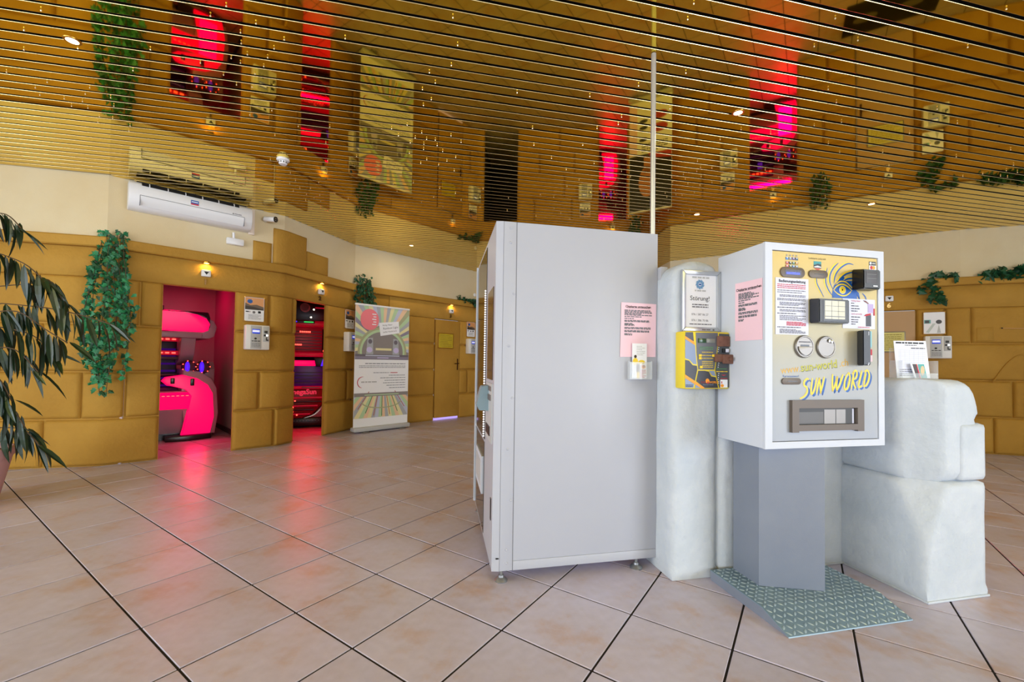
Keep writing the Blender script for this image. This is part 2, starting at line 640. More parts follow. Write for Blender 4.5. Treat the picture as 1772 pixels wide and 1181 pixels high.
STARS = [(-2.53,2.24),(-2.78,2.38),(-2.96,2.55),(-3.31,2.77),(-3.14,2.82),(-3.29,2.89),(-3.35,2.98),(-3.22,3.02),(-3.12,3.05),(-3.26,3.11),(-3.16,3.13),(-3.01,2.96),(-2.62,2.54),(-2.91,2.89),(-2.87,3.00),(-2.94,3.10),(-3.18,3.24),(-3.27,3.33),(-3.10,3.27),(-3.06,3.38),(-3.14,3.47),(-2.45,2.69),(-2.19,2.55),(-1.96,2.61),(-1.73,2.18),(-1.52,2.22),(-1.65,2.29),(-1.56,2.40),(-1.43,2.32),(-1.34,2.45),(-1.61,2.49),(-1.74,2.57),(-1.63,2.58),(-1.44,2.53),(-1.52,2.60),(-1.72,2.66),(-1.89,2.72),(-1.87,2.82),(-1.69,2.76),(-1.78,2.85),(-1.59,2.68),(-1.80,3.13),(-2.00,3.19),(-1.71,3.34),(-1.97,3.48),(-0.98,2.42),(-1.47,3.38),(-0.84,3.30),(-0.98,3.37),(-0.34,2.25),(-0.34,2.45),(-0.40,2.62),(-0.55,2.69),(-0.53,2.79),(-0.63,2.86),(-0.59,2.97),(-0.66,3.04),(0.01,2.88),(0.51,2.91),(0.64,3.31),(0.79,3.15),(0.79,3.25),(-0.75,3.41),(-0.52,3.45),(0.13,3.35),(0.91,2.24),(0.90,2.14),(1.07,2.66),(0.81,2.79),(1.71,2.42),(2.07,2.80),(2.28,3.23),(1.76,3.30),(2.02,3.35),(1.11,3.04),(1.68,2.22),(1.92,2.37),(2.49,2.18),(2.58,2.41),(2.23,2.94),(2.45,3.18),(3.31,3.17),(3.09,3.32),(2.99,3.00),(-1.61,3.63),(-1.72,3.90),(-1.43,3.85),(-2.25,3.91),(-2.21,4.19),(-2.25,4.37),(-2.35,4.45),(-2.03,4.41),(-2.30,4.56),(-2.41,4.64),(-2.19,4.57),(-2.31,4.73),(-2.17,4.75),(-2.27,4.82),(-2.41,4.92),(-2.24,4.93),(-1.98,4.69),(-1.90,4.89),(-0.95,3.46),(-0.82,3.49),(-0.88,3.57),(-0.73,3.51),(-0.77,3.59),(-0.79,3.68),(-0.66,3.52),(-0.66,3.61),(-0.63,3.71),(-0.93,3.75),(-0.80,3.87),(-0.87,3.94),(-0.71,3.97),(-0.62,3.89),(-0.53,3.82),(-0.58,4.09),(-0.45,3.55),(-1.27,4.61),(-0.79,4.51),(-0.90,4.76),(-0.64,4.64),(-0.60,4.83),(-1.07,4.92),(-0.84,5.04),(-1.30,5.06),(-0.33,4.51),(-0.40,5.04),(-1.26,4.42),(-1.04,4.38),(0.57,3.57),(0.16,3.58),(0.33,3.81),(0.49,4.03),(0.65,4.24),(0.55,4.41),(0.29,4.63),(0.43,4.75),(-0.06,4.74),(-0.09,5.20),(0.27,5.37),(0.48,5.05),(0.57,5.24),(0.71,5.46),(0.73,3.90),(1.02,4.05),(0.92,4.49),(1.21,4.83),(1.18,5.01),(1.42,5.35),(1.55,5.66),(1.65,5.59),(1.74,5.52),(1.86,5.46),(1.84,5.08),(2.03,5.13),(2.09,5.24),(2.09,5.05),(2.46,5.51),(1.65,3.83),(1.73,3.95),(1.84,3.96),(1.73,4.03),(1.63,4.10),(1.69,4.20),(1.54,4.16),(1.59,4.27),(1.70,4.48),(1.75,4.60),(1.82,4.61),(1.76,4.31),(1.90,4.35),(1.99,4.28),(1.82,4.14),(1.92,4.53),(1.62,4.56),(1.68,4.66),(1.67,3.45),(2.45,4.50),(1.15,5.44),(1.14,4.17),(2.14,3.56),(2.35,3.98),(2.58,4.15),(2.74,4.94),(2.98,4.90),(2.94,4.62),(2.88,4.41),(3.11,4.75),(2.58,3.49),(2.78,3.63),(3.04,4.17),(3.29,4.34),(3.37,4.63),(3.72,4.82),(3.83,4.67),(3.73,4.34),(3.40,3.89),(3.14,3.62),(3.42,3.49),(3.83,3.68),(4.28,4.08),(4.41,4.00),(4.62,4.06),(4.55,3.94),(4.49,3.82),(4.15,3.55),(4.69,3.96),(4.71,4.08),(4.61,4.15),(5.13,5.15),(4.96,5.39),(4.37,4.89),(3.24,5.23)]

# ================================================================== FLOOR
def tile_corner(i, j):
    c, s, U, A = math.cos(0.6008), math.sin(0.6008), 0.40, 1.06
    dx, dy = i - 7.5942, A * j + 1.5438
    return Vector((U * (dx * c + dy * s), U * (-dx * s + dy * c)))


floor = structure('floor')
b = M()
b.box(-7.2, 8.6, -7.2, 12.2, -0.12, -0.004)
b.obj('grout_bed', floor, GROUT)
_tx, _ty = 0.40, 0.424
g = 0.0042
b = M()
hx, hy = _tx / 2 - g, _ty / 2 - g
b.box(-hx, hx, -hy, hy, -0.01, 0.0, 0.0018, seg=1)
tile_me = b.mesh('floor_tile')
tile_me.materials.append(TILE)
cells = []
for i in range(-40, 50):
    for j in range(-40, 50):
        c = (tile_corner(i, j) + tile_corner(i + 1, j + 1)) / 2
        if not (-6.7 < c.x < 8.0 and -6.8 < c.y < 11.6):
            continue
        vis = c.y > 1.0 and abs(c.x) < 1.25 * c.y + 0.35
        cells.append((0 if vis else 1, c.length, c))
cells.sort(key=lambda t: t[:2])
for vis, d, c in cells[:292]:
    o = link('floor_tile', tile_me, floor)
    o.location = (c.x, c.y, rnd(-0.0006, 0.0006))
    o.rotation_euler = (0, 0, -0.6008)
b = M()
R = Matrix.Rotation(-0.6008, 3, 'Z')
for vis, d, c in cells[292:]:
    q = [R @ Vector(p) + Vector((c.x, c.y, 0)) for p in ((-hx, -hy, 0), (hx, -hy, 0), (hx, hy, 0), (-hx, hy, 0))]
    lo = [p - Vector((0, 0, 0.01)) for p in q]
    b.face(q)
    for k in range(4):
        b.face([q[k], lo[k], lo[(k + 1) % 4], q[(k + 1) % 4]])
b.obj('floor_tiles', floor, TILE, clean=False, kind='stuff')

# ================================================================== WALLS
OPEN = [(3.02, 3.70), (4.46, 5.03), (7.23, 7.82), (8.36, 9.05), (10.70, 11.25), (13.82, 14.47), (15.2, 15.83)]
DOORH = 1.905
NAMES = ['wall_left_front', 'wall_left', 'wall_left_back', 'wall_back_left', 'wall_back', 'wall_back_step', 'wall_right', 'wall_right_front']
walls = []


def quad_slab(bm_, s0, s1, z0, z1, front, back, m):
    A0, A1, B0, B1 = pathpt(s0, front), pathpt(s1, front), pathpt(s0, back), pathpt(s1, back)
    v = [(A0.x, A0.y, z0), (A1.x, A1.y, z0), (A1.x, A1.y, z1), (A0.x, A0.y, z1), (B0.x, B0.y, z0), (B1.x, B1.y, z0), (B1.x, B1.y, z1), (B0.x, B0.y, z1)]
    for f in ((0, 1, 2, 3), (5, 4, 7, 6), (4, 0, 3, 7), (1, 5, 6, 2), (3, 2, 6, 7), (4, 5, 1, 0)):
        bm_.face([v[i] for i in f], m)


for k, nm in enumerate(NAMES):
    b = M()
    cuts = [LEN[k]]
    for a, c in OPEN:
        if LEN[k] - 1e-3 < a < LEN[k + 1]:
            cuts += [a, c]
    cuts.append(LEN[k + 1])
    for a, c in zip(cuts[0::2], cuts[1::2]):
        quad_slab(b, a, c, 0, DOORH, -0.04, -0.065, OCHRE)
    quad_slab(b, LEN[k], LEN[k + 1], DOORH, 2.26, -0.04, -0.065, OCHRE)
    quad_slab(b, LEN[k], LEN[k + 1], 2.26, 3.2, 0.0, -0.065, CREAM)
    for q_, (c0_, c1_) in ((k, (0, .1)), (k + 1, (-.1, 0))):   # unseen corner filler, added to stop light leaking in behind the blocks
        if 0 < q_ < len(P) - 1:
            quad_slab(b, LEN[q_] + c0_, LEN[q_] + c1_, 0, 3.2, -0.05, -0.12, OCHRE)
    o = b.obj(nm, None, smooth=0, clean=False)
    o['kind'] = 'structure'
    walls.append(o)

# plain walls round the rest of the shop, with big rear windows; the side windows are added for fill


def window_wall(nm, A, B, zs=(0.25, 2.75), bars=5, n0=1):
    A, B = Vector(A), Vector(B)
    d = (B - A)
    L = d.length
    rz = math.atan2(d.y, d.x)
    w = structure(nm, None, (A.x, A.y, 0), rz)
    b = M()
    b.box(0, L, 0, 0.15, 0, zs[0])
    b.box(0, L, 0, 0.15, zs[1], 3.2)
    b.box(0, 0.5, 0, 0.15, zs[0], zs[1])
    b.box(L - 0.5, L, 0, 0.15, zs[0], zs[1])
    b.obj('wall_body', w, WHITEWALL)
    win = structure('window_%d' % n0, None, (A.x, A.y, 0), rz)
    for i in range(bars + 1):
        x = 0.5 + (L - 1.0) * i / bars
        b = M()
        b.box(x - 0.03, x + 0.03, 0.02, 0.09, zs[0], zs[1], 0.006)
        b.obj('window_mullion', win, WPLASTIC)
    b = M()
    b.box(0.5, L - 0.5, 0.0, 0.10, zs[0] - 0.02, zs[0] + 0.04, 0.006)
    b.box(0.5, L - 0.5, 0.02, 0.09, zs[1] - 0.05, zs[1], 0.006)
    b.obj('window_frame', win, WPLASTIC)
    return w


window_wall('wall_rear', (7.7, -7.0), (-6.6, -7.0), bars=9, n0=1)
window_wall('wall_side_left', (-6.6, -7.0), (-6.6, 3.69), bars=4, n0=2)
window_wall('wall_side_right', (7.7, 5.03), (7.7, -7.0), bars=4, n0=3)


# ---- stucco blocks, each its own piece
def block(parent, s0, s1, z0, z1, gap=0.007, bev=0.034, proud=0.0, rec=-0.04, name='stone_block'):
    s0, s1, z0, z1 = s0 + gap, s1 - gap, z0 + gap, z1 - gap
    st = [(s0, 0), (s0 + bev * 0.3, 1), (s0 + bev, 2)]
    for k in range(1, len(P) - 1):
        if s0 + bev * 1.5 < LEN[k] < s1 - bev * 1.5:
            r = 0.035
            st += [(LEN[k] - r, 2), (LEN[k] + r, 2)]
    st += [(s1 - bev, 2), (s1 - bev * 0.3, 1), (s1, 0)]
    zz = [(z0, 0), (z0 + bev * 0.3, 1), (z0 + bev, 2), (z1 - bev, 2), (z1 - bev * 0.3, 1), (z1, 0)]
    lv = {0: rec, 1: (proud - rec) * 0.72 + rec, 2: proud}
    b = M()
    jit = {}
    grid = []
    for s, a in st:
        row = []
        for z, c in zz:
            off = lv[min(a, c)] + (rnd(-0.002, 0.002) if min(a, c) == 2 else 0)
            p = pathpt(s, off)
            row.append(b.bm.verts.new((p.x, p.y, z)))
        grid.append(row)
    for A, B in zip(grid, grid[1:]):
        for i in range(len(zz) - 1):
            b.bm.faces.new([A[i], B[i], B[i + 1], A[i + 1]])
    return b.obj(name, parent, OCHRE, smooth=1.2, clean=False)


ROWZ = [0, 0.475, 0.95, 1.435, 1.92]
LAY = [
    (0, 3.02, [[1.1, 2.08], [0.7, 1.45, 2.38, 2.736], [1.0, 2.05], [0.5, 1.6, 2.832]]),
    (3.70, 4.46, [[4.149], [3.97], [], [4.064, 4.398]]),
    (5.03, 7.23, [[6.0], [5.5, 6.3], [6.1], [5.72, 6.66]]),
    (7.82, 8.36, [[], [8.042], [], []]),
    (9.05, 10.70, [[9.9], [9.5, 10.2], [10.0], [9.4, 10.15]]),
    (11.25, 13.82, [[11.747, 12.579, 13.2], [11.747, 12.579, 13.0], [11.747, 12.579, 13.4], [11.747, 12.579, 13.1]]),
    (14.47, 15.2, [[14.85], [], [14.8], []]),
    (15.83, 18.15, [[16.6, 17.5], [16.79, 17.6], [17.2], [16.12, 16.385, 17.35]]),
]
for a, c, rows in LAY:
    for r, js in enumerate(rows):
        e = [a] + js + [c]
        for s0, s1 in zip(e, e[1:]):
            mid = (s0 + s1) / 2
            block(walls[seg_of(mid)], s0, s1, ROWZ[r] + (0.002 if r == 0 else 0), ROWZ[r + 1])
block(walls[7], 16.41, 16.61, 1.45, 1.66, proud=0.012, bev=0.02)
# frieze over the doors, one long course round the room
for s0, s1, k in ((0, 6.25, 1), (6.25, 11.747, 3), (11.747, 12.579, 5), (12.579, 18.15, 6)):
    block(walls[k], s0, s1, 1.905, 2.215, gap=0.001, bev=0.012, name='frieze_course')
# loose stepped blocks over the corner between doors one and two
block(walls[1], 3.853, 4.075, 2.30, 2.57, proud=0.03, rec=0.0)
block(walls[1], 4.075, 4.575, 2.30, 2.775, proud=0.045, rec=0.0)
block(walls[2], 4.575, 5.005, 2.30, 2.60, proud=0.03, rec=0.0)

# cornice swept round the room
prof = [(-0.03, 2.205), (0.05, 2.205), (0.062, 2.216), (0.064, 2.298), (0.054, 2.31), (-0.03, 2.312)]
b = M()
rows = []
for S in LEN:
    rows.append([b.bm.verts.new((*pathpt(S, o_), z)) for o_, z in prof])
for A, B in zip(rows, rows[1:]):
    for i in range(len(prof) - 1):
        b.bm.faces.new([A[i], B[i], B[i + 1], A[i + 1]])
o = b.obj('trim_1', None, OCHRE, smooth=0.5)
o['kind'] = 'structure'

# ================================================================== CEILING
ceil_ = structure('ceiling')
b = M()
b.box(-6.9, 8.0, -7.2, 10.0, 3.2, 3.26)
b.obj('plenum_lid', ceil_, PLENUM)
ROOM = [Vector((-6.6, -7.0))] + P + [Vector((7.7, -7.0))]
SA = math.radians(12.6)
SD, SN = Vector((math.cos(SA), math.sin(SA))), Vector((-math.sin(SA), math.cos(SA)))
PITCH = 0.0923
# slat profile (across, height): flat mirror face with small turned-up lips
wS = PITCH - 0.019
pf = [(0.0002, 0.0045), (0.0, 0.0022), (0.0008, 0.0006), (0.0024, 0.0), (wS - 0.0024, 0.0), (wS - 0.0008, 0.0006), (wS, 0.0022), (wS - 0.0002, 0.0045)]
b = M()
A = [b.bm.verts.new((0, y, z)) for y, z in pf]
B = [b.bm.verts.new((1, y, z)) for y, z in pf]
for i in range(len(pf) - 1):
    b._tag([b.bm.faces.new([A[i], A[i + 1], B[i + 1], B[i]])], GOLD if i == 3 else LIP)
slat_me = b.mesh('ceiling_slat', smooth=0, clean=False)
k0 = int((-9.5 - 2.0504) / PITCH)
nsl = 0
for k in range(k0, 90):
    t = 2.0504 + k * PITCH
    tm = t + wS / 2
    xs = []
    for A_, B_ in zip(ROOM, ROOM[1:] + ROOM[:1]):
        da, db = A_.dot(SN) - tm, B_.dot(SN) - tm
        if da * db < 0:
            q = A_ + (B_ - A_) * (da / (da - db))
            xs.append(q.dot(SD))
    xs.sort()
    for x0, x1 in zip(xs[0::2], xs[1::2]):
        if x1 - x0 < 0.15:
            continue
        q = SD * x0 + SN * t
        o = link('ceiling_slat', slat_me, ceil_)
        o.location = (q.x, q.y, CEIL + rnd(-0.0006, 0.0006))
        o.rotation_euler = (rnd(-0.0008, 0.0008), rnd(-0.00025, 0.00025), SA)
        o.scale = (x1 - x0, 1, 1)
        nsl += 1

# recessed downlights
DL = [(-2.594, 2.464, 'over the hanging ivy near the front left'), (1.625, 3.088, 'in the ceiling above the white kiosk'),
      (4.034, 4.801, 'near the right wall'), (-1.629, 6.809, 'far back before door three'), (2.241, 5.212, 'behind the ceiling pole')]
for x, y, w in DL:
    t = thing('ceiling_downlight', 'round recessed ceiling spotlight ' + w, 'downlight', (x, y, CEIL), 0, 'recessed ceiling spotlights')
    b = M()
    b.lathe([(0.030, 0.002), (0.030, -0.004), (0.040, -0.004), (0.042, -0.001), (0.042, 0.002)], n=24)
    b.obj('bezel', t, BRASS)
    b = M()
    b.lathe([(0.0295, 0.001), (0.0295, -0.003), (0.012, -0.003)], n=20)
    b.obj('lamp', t, LAMPW)
    disk('downlight_glow', (x, y, CEIL - 0.006), 7, (1, 0.84, 0.58), 0.055)

# tiny crystal star lights under the slats
b = M()
b.lathe([(0.001, 0.0), (0.001, -0.003), (0.0036, -0.006), (0.0043, -0.009), (0.0025, -0.013), (0.0005, -0.0145)], n=8)
star_me = b.mesh('star_light', smooth=0)
star_me.materials.append(STARM)
for x, y in STARS:
    tt = Vector((x, y)).dot(SN) - 2.0504
    fr = tt % PITCH
    if fr < 0.012 or fr > wS - 0.012:                     # keep it on a slat, not in a gap
        tt += (0.02 - fr) if fr < 0.012 else (wS - 0.02 - fr)
    q = SD * Vector((x, y)).dot(SD) + SN * (2.0504 + tt)
    o = link('star_light', star_me)
    o.location = (q.x, q.y, CEIL + 0.0005)
    o['label'] = 'tiny crystal star light hanging under the gold mirrored ceiling slats'
    o['category'] = 'star light'
    o['group'] = 'star lights under the ceiling'

# smoke detector
t = thing('smoke_detector', 'round white smoke detector under the gold ceiling', 'smoke detector', (-2.132, 3.908, CEIL))
b = M()
b.lathe([(0.052, 0), (0.055, -0.012), (0.05, -0.022), (0.035, -0.026)], n=28)
b.obj('base', t, WPLASTIC)
b = M()
b.lathe([(0.036, -0.024), (0.036, -0.046), (0.030, -0.054), (0.010, -0.055)], n=24)
b.obj('sensor_head', t, WPLASTIC)
b = M()
for k in range(10):
    a = 2 * PI * k / 10
    b.box(-0.004, 0.004, 0.0355, 0.037, -0.044, -0.03)
    bmesh.ops.rotate(b.bm, verts=b.bm.verts[-8:], cent=(0, 0, 0), matrix=Matrix.Rotation(a, 3, 'Z'))
b.obj('vent_slots', t, BLACK)

# ================================================================== CABINS behind the doors
b = M()
pr_ = []
for k_ in range(9):
    q_ = k_ / 8
    p_ = pathpt(16.58 + .30 * q_, .004)
    pr_.append((p_.x, p_.y, .93 + .36 * math.sin(q_ * PI / 2)))
b.tube(pr_, .008, 6)
b.obj('plaster_ridge', walls[7], OCHRE)


def room_poly(nm, pts, m, h=2.45, roof=None, closed=False):
    w = structure(nm)
    for a, c in zip(pts, pts[1:]):
        a, c = Vector(a), Vector(c)
        d = (c - a).normalized()
        n = Vector((d.y, -d.x))
        b = M()
        q = [a, c, c - n * 0.05, a - n * 0.05]
        b.prism([(p.x, p.y) for p in q], 'z', 0.0, h)
        b.obj('wall_panel', w, m)
    b = M()
    b.prism([tuple(p) for p in pts], 'z', h, h + 0.05)
    b.obj('ceiling_panel', w, roof or m, tri=True)
    return w


def wp(seg, S, depth):
    p = P[seg] + DIR[seg] * (S - LEN[seg]) - NRM[seg] * depth
    return (p.x, p.y)


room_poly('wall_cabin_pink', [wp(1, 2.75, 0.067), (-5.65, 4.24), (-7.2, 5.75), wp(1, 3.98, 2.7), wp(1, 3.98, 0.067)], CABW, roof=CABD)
b = M()
a_, c_ = wp(1, 3.97, 0.6), wp(1, 3.97, 2.68)
room_b = structure('baseboard_cabin')
A_, C_ = Vector(a_), Vector(c_)
n_ = -DIR[1]
b.prism([tuple(A_), tuple(C_), tuple(C_ + n_ * 0.012), tuple(A_ + n_ * 0.012)], 'z', 0, 0.07)
b.obj('skirting', room_b, CABD)
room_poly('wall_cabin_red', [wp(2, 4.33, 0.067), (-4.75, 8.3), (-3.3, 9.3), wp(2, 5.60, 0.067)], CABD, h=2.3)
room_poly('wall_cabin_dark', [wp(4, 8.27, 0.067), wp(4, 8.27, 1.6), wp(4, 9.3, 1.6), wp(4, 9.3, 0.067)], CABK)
room_poly('wall_cabin_back', [wp(4, 9.7, 0.067), wp(4, 9.7, 2.4), wp(4, 11.6, 2.4), wp(4, 11.6, 0.067)], CABW, roof=CABD)
room_poly('wall_cabin_right', [wp(6, 12.75, 0.067), wp(6, 12.75, 2.5), wp(6, 14.75, 2.5), wp(6, 14.75, 0.067)], CABW, roof=CABD)

# closed doors three and six
for nm, seg, s0, s1, m, hs in (('door_3', 3, 7.23, 7.82, OCHRE, 1), ('door_6', 6, 15.2, 15.83, DOORP, -1)):
    w = wall_struct(nm, seg, (s0 + s1) / 2)
    b = M()
    b.box(s0 + 0.006, s1 - 0.006, 0.005, 0.045, 0.045, 1.895, 0.004)
    b.obj('leaf_panel', w, m)
    b = M()
    b.box(s0, s1, 0.035, 0.05, 0.002, 0.05)
    b.obj('threshold_light', w, GLOWL if seg == 3 else DOORP, label='lilac light showing under the door' if seg == 3 else None)
    hx_ = s1 - 0.05 if hs > 0 else s0 + 0.05
    b = M()
    b.box(hx_ - 0.012, hx_ + 0.012, -0.004, 0.005, 0.94, 1.16, 0.003)
    b.tube([(hx_, -0.004, 1.07), (hx_, -0.045, 1.07), (hx_ - hs * 0.10, -0.045, 1.065)], 0.008)
    b.obj('handle', w, DKHANDLE)


# ================================================================== THINGS ON THE WALLS
def terminal(seg, S, z, label, w=0.26, h=0.30):
    "coin and card box with a little display"
    t = wall_thing('coin_terminal', label, 'coin box', seg, S, z, 0.0, 'coin boxes beside the cabin doors')
    x0, x1, z0, z1 = S - w / 2, S + w / 2, z, z + h
    b = M()
    b.box(x0, x1, -0.105, 0.0, z0, z1, 0.012)
    b.obj('case', t, WPLASTIC)
    xm = x0 + w * 0.68
    b = M()
    b.box(xm + 0.006, x1 - 0.012, -0.110, -0.104, z0 + 0.10, z1 - 0.015, 0.002)
    b.obj('coin_panel', t, GPLASTIC)
    b = M()
    b.box(x0 + 0.05, xm - 0.01, -0.109, -0.104, z0 + 0.012, z1 - 0.012, 0.002)
    b.obj('front_panel', t, GPLASTIC)
    b = M()
    b.box(x0 + 0.066, xm - 0.028, -0.113, -0.108, z0 + 0.195, z0 + 0.25, 0.001)
    b.obj('display', t, LCDB)
    sheet_print('display_print', t, -0.1135, [(LCDW, rect(x0 + 0.07, xm - 0.032, z0 + 0.212, z0 + 0.238))])
    rng = random.Random(3)
    it = [(INK, disc((x0 + xm) / 2 + 0.015, z0 + 0.135, 0.014, 0.012, 12))]
    it += word_lines(rng, x0 + 0.062, xm - 0.02, z0 + 0.095, z0 + 0.115, 1, 0.010, INK, 1, False)
    it += word_lines(rng, x0 + 0.062, xm - 0.02, z0 + 0.03, z0 + 0.085, 4, 0.005, INKG, 1)
    sheet_print('lettering', t, -0.1093, it)
    b = M()
    cx = (xm + x1) / 2
    b.box(cx - 0.022, cx + 0.012, -0.114, -0.109, z0 + 0.205, z0 + 0.235, 0.001)
    b.box(cx - 0.028, cx - 0.004, -0.113, -0.109, z0 + 0.165, z0 + 0.19, 0.001)
    b.box(cx - 0.004, cx + 0.008, -0.112, -0.109, z0 + 0.115, z0 + 0.155, 0.001)
    b.box(cx + 0.004, cx + 0.026, -0.112, -0.109, z0 + 0.112, z0 + 0.128, 0.001)
    b.obj('coin_slot', t, BLACK)
    b = M()
    b.box(cx - 0.002, cx + 0.02, -0.1145, -0.109, z0 + 0.167, z0 + 0.188, 0.001)
    b.obj('coin_button', t, LEDW)
    return t


def calendar(seg, S, z, label, torn=False, w=0.21, h=0.29):
    t = wall_thing('wall_notice', label, 'notice', seg, S, z, 0.0, 'framed notices above the coin boxes')
    x0, x1, z0, z1 = S - w / 2, S + w / 2, z, z + h
    b = M()
    b.box(x0 - 0.008, x1 + 0.008, -0.016, 0.0, z0 - 0.008, z1 + 0.008, 0.002)
    b.obj('backing_board', t, mat('notice_board_brown', '#9a7440', 0.7))
    b = M()
    b.box(x0, x1, -0.0195, -0.0165, z0, z1)
    b.obj('sheet', t, PAPER)
    rng = random.Random(11)
    zm = z0 + h * 0.48
    if not torn:
        SKYO, DUNE = mat('print_sunset', '#d99a62', 0.5), mat('print_dune', '#6b5a4c', 0.5)
        it = [(SKYO, rect(x0 + .004, x1 - .004, zm, z1 - .004)),
              (DUNE, [(x0 + .004, zm), (x1 - .004, zm), (x1 - .004, zm + .04), (x0 + w * .6, zm + .065), (x0 + w * .3, zm + .055), (x0 + .004, zm + .08)]),
              (mat('print_dark_ground', '#3d342c', 0.5), [(x0 + .004, zm), (x1 - .004, zm), (x1 - .004, zm + .012), (x0 + w * .5, zm + .035), (x0 + .004, zm + .045)])]
        it += [(INKB, [(x0 + .055 + .034 * (1 if q % 2 else .72) * math.cos(q * PI / 8), z1 - .05 + .03 * (1 if q % 2 else .72) * math.sin(q * PI / 8)) for q in range(16)])]
        it += word_lines(rng, x0 + .012, x0 + .06, zm - .035, zm - .015, 1, .012, INK, 1, False)
        it += [(INK, rect(x0 + .145, x0 + .175, zm - .04, zm - .012)), (INKG, disc(x0 + .1, zm - .03, .016, .016, 12))]
        it += word_lines(rng, x0 + .04, x0 + .18, z0 + .02, z0 + .085, 5, .004, INKG, 1)
    else:
        DK = mat('print_dark_photo', '#4b4a4c', 0.5)
        it = [(mat('print_teal_corner', '#6ab0a8', 0.5), rect(x0 + .004, x0 + .07, zm, zm + .05)), (DK, rect(x0 + .012, x0 + .055, zm + .005, zm + .042)),
              (DK, disc(x0 + .15, zm + .02, .03, .028, 14)), (mat('print_pale_streak', '#c4cdc8', 0.5), [(x0 + .02, z0 + .02), (x0 + .05, z0 + .01), (x0 + .12, zm), (x0 + .09, zm)]),
              (GPLASTIC, [(x0 + .13, z0 + .01), (x0 + .17, z0 + .01), (x0 + .15, zm - .02)])]
    sheet_print('print', t, -0.0200, it)
    for cx, cz in ((x0, z0), (x1, z0), (x0, z1), (x1, z1)):
        b = M()
        b.cyl((cx, -0.016, cz), (cx, -0.024, cz), 0.006, n=10)
        b.obj('screw_cap', t, BRASS)
    return t


def door_sign(seg, S, num, label, numm, lamp=True, S_lamp=None):
    t = wall_thing('door_number_sign', label, 'sign', seg, S, 2.0, 0.0, 'numbered arrow signs over the cabin doors')
    b = M()
    b.box(S - 0.045, S + 0.045, -0.05, 0.0, 2.035, 2.115, 0.012)
    b.obj('arrow_box', t, WPLASTIC)
    sheet_print('arrow', t, -0.0508, [(INK, [(S - 0.024, 2.092), (S, 2.056), (S + 0.024, 2.092)])])
    text('number', t, num, S - 0.022, 1.952, 0.085, -0.008, numm, bold=0.004, depth=0.004)
    if lamp:
        l = wall_thing('cornice_lamp', 'small warm lamp under the cornice above sign number ' + {'1': 'one', '2': 'two', '3': 'three', '4': 'four', '5': 'five'}[num], 'lamp', seg, S_lamp or S, 2.19, -0.035, 'warm lamps under the cornice')
        SL = S_lamp or S
        b = M()
        b.lathe([(0.026, 0.016), (0.026, 0.0), (0.032, 0.0), (0.032, 0.016)], (SL, -0.035, 2.189), 18)
        b.obj('bezel', l, BRASS)
        b = M()
        b.lathe([(0.024, 0.014), (0.024, -0.001), (0.008, -0.002)], (SL, -0.035, 2.189), 18)
        b.obj('lens', l, LAMPY)
        p = P[seg] + DIR[seg] * (SL - LEN[seg]) + NRM[seg] * 0.035
        disk('cornice_lamp_glow', (p.x, p.y, 2.184), 0.9, (1, 0.62, 0.16), 0.03)
    return t


NUMD = mat('dark_number_metal', '#6a4a20', 0.4, 0.6)
NUMY = mat('gilt_number', '#ffd98a', 0.35, 0.3)
terminal(1, 3.915, 1.215, 'white coin box with blue display beside the first pink-lit doorway')
calendar(1, 3.89, 1.565, 'sunset calendar notice above the coin box by the first pink-lit doorway')
door_sign(1, 3.39, '1', 'white arrow sign number one over the pink-lit doorway', NUMD)
terminal(2, 5.51, 1.24, 'white coin box half hidden behind the tanning tunnel banner')
calendar(2, 5.50, 1.60, 'small calendar notice on the pillar left of the tanning tunnel banner')
door_sign(2, 4.86, '2', 'white arrow sign number two over the narrow red-lit doorway', NUMD)
terminal(3, 8.10, 1.265, 'white coin box right of closed ochre door three')
calendar(3, 8.09, 1.61, 'calendar notice right of closed ochre door three')
door_sign(3, 7.575, '3', 'white arrow sign number three over the closed ochre door', NUMD)
terminal(6, 16.03, 1.235, 'coin box with lit display behind the leaflet holder on the right wall')
calendar(6, 16.01, 1.57, 'silvery reflecting notice above the right wall coin box', torn=True)
door_sign(6, 15.547, '6', 'white arrow sign with gilt number six over the beige door', NUMY, lamp=False)
terminal(4, 10.42, 1.22, 'coin box on the back wall by the red doorway, seen in the ceiling mirror')
calendar(4, 10.42, 1.57, 'notice on the back wall by the red doorway, seen in the ceiling mirror')
terminal(6, 13.52, 1.22, 'coin box left of the magenta doorway, seen in the ceiling mirror')
calendar(6, 13.50, 1.57, 'notice left of the magenta doorway, seen in the ceiling mirror')
door_sign(6, 14.15, '5', 'white arrow sign number five over the magenta doorway', NUMY)
door_sign(4, 10.97, '4', 'white arrow sign number four over the red doorway on the back wall', NUMY)

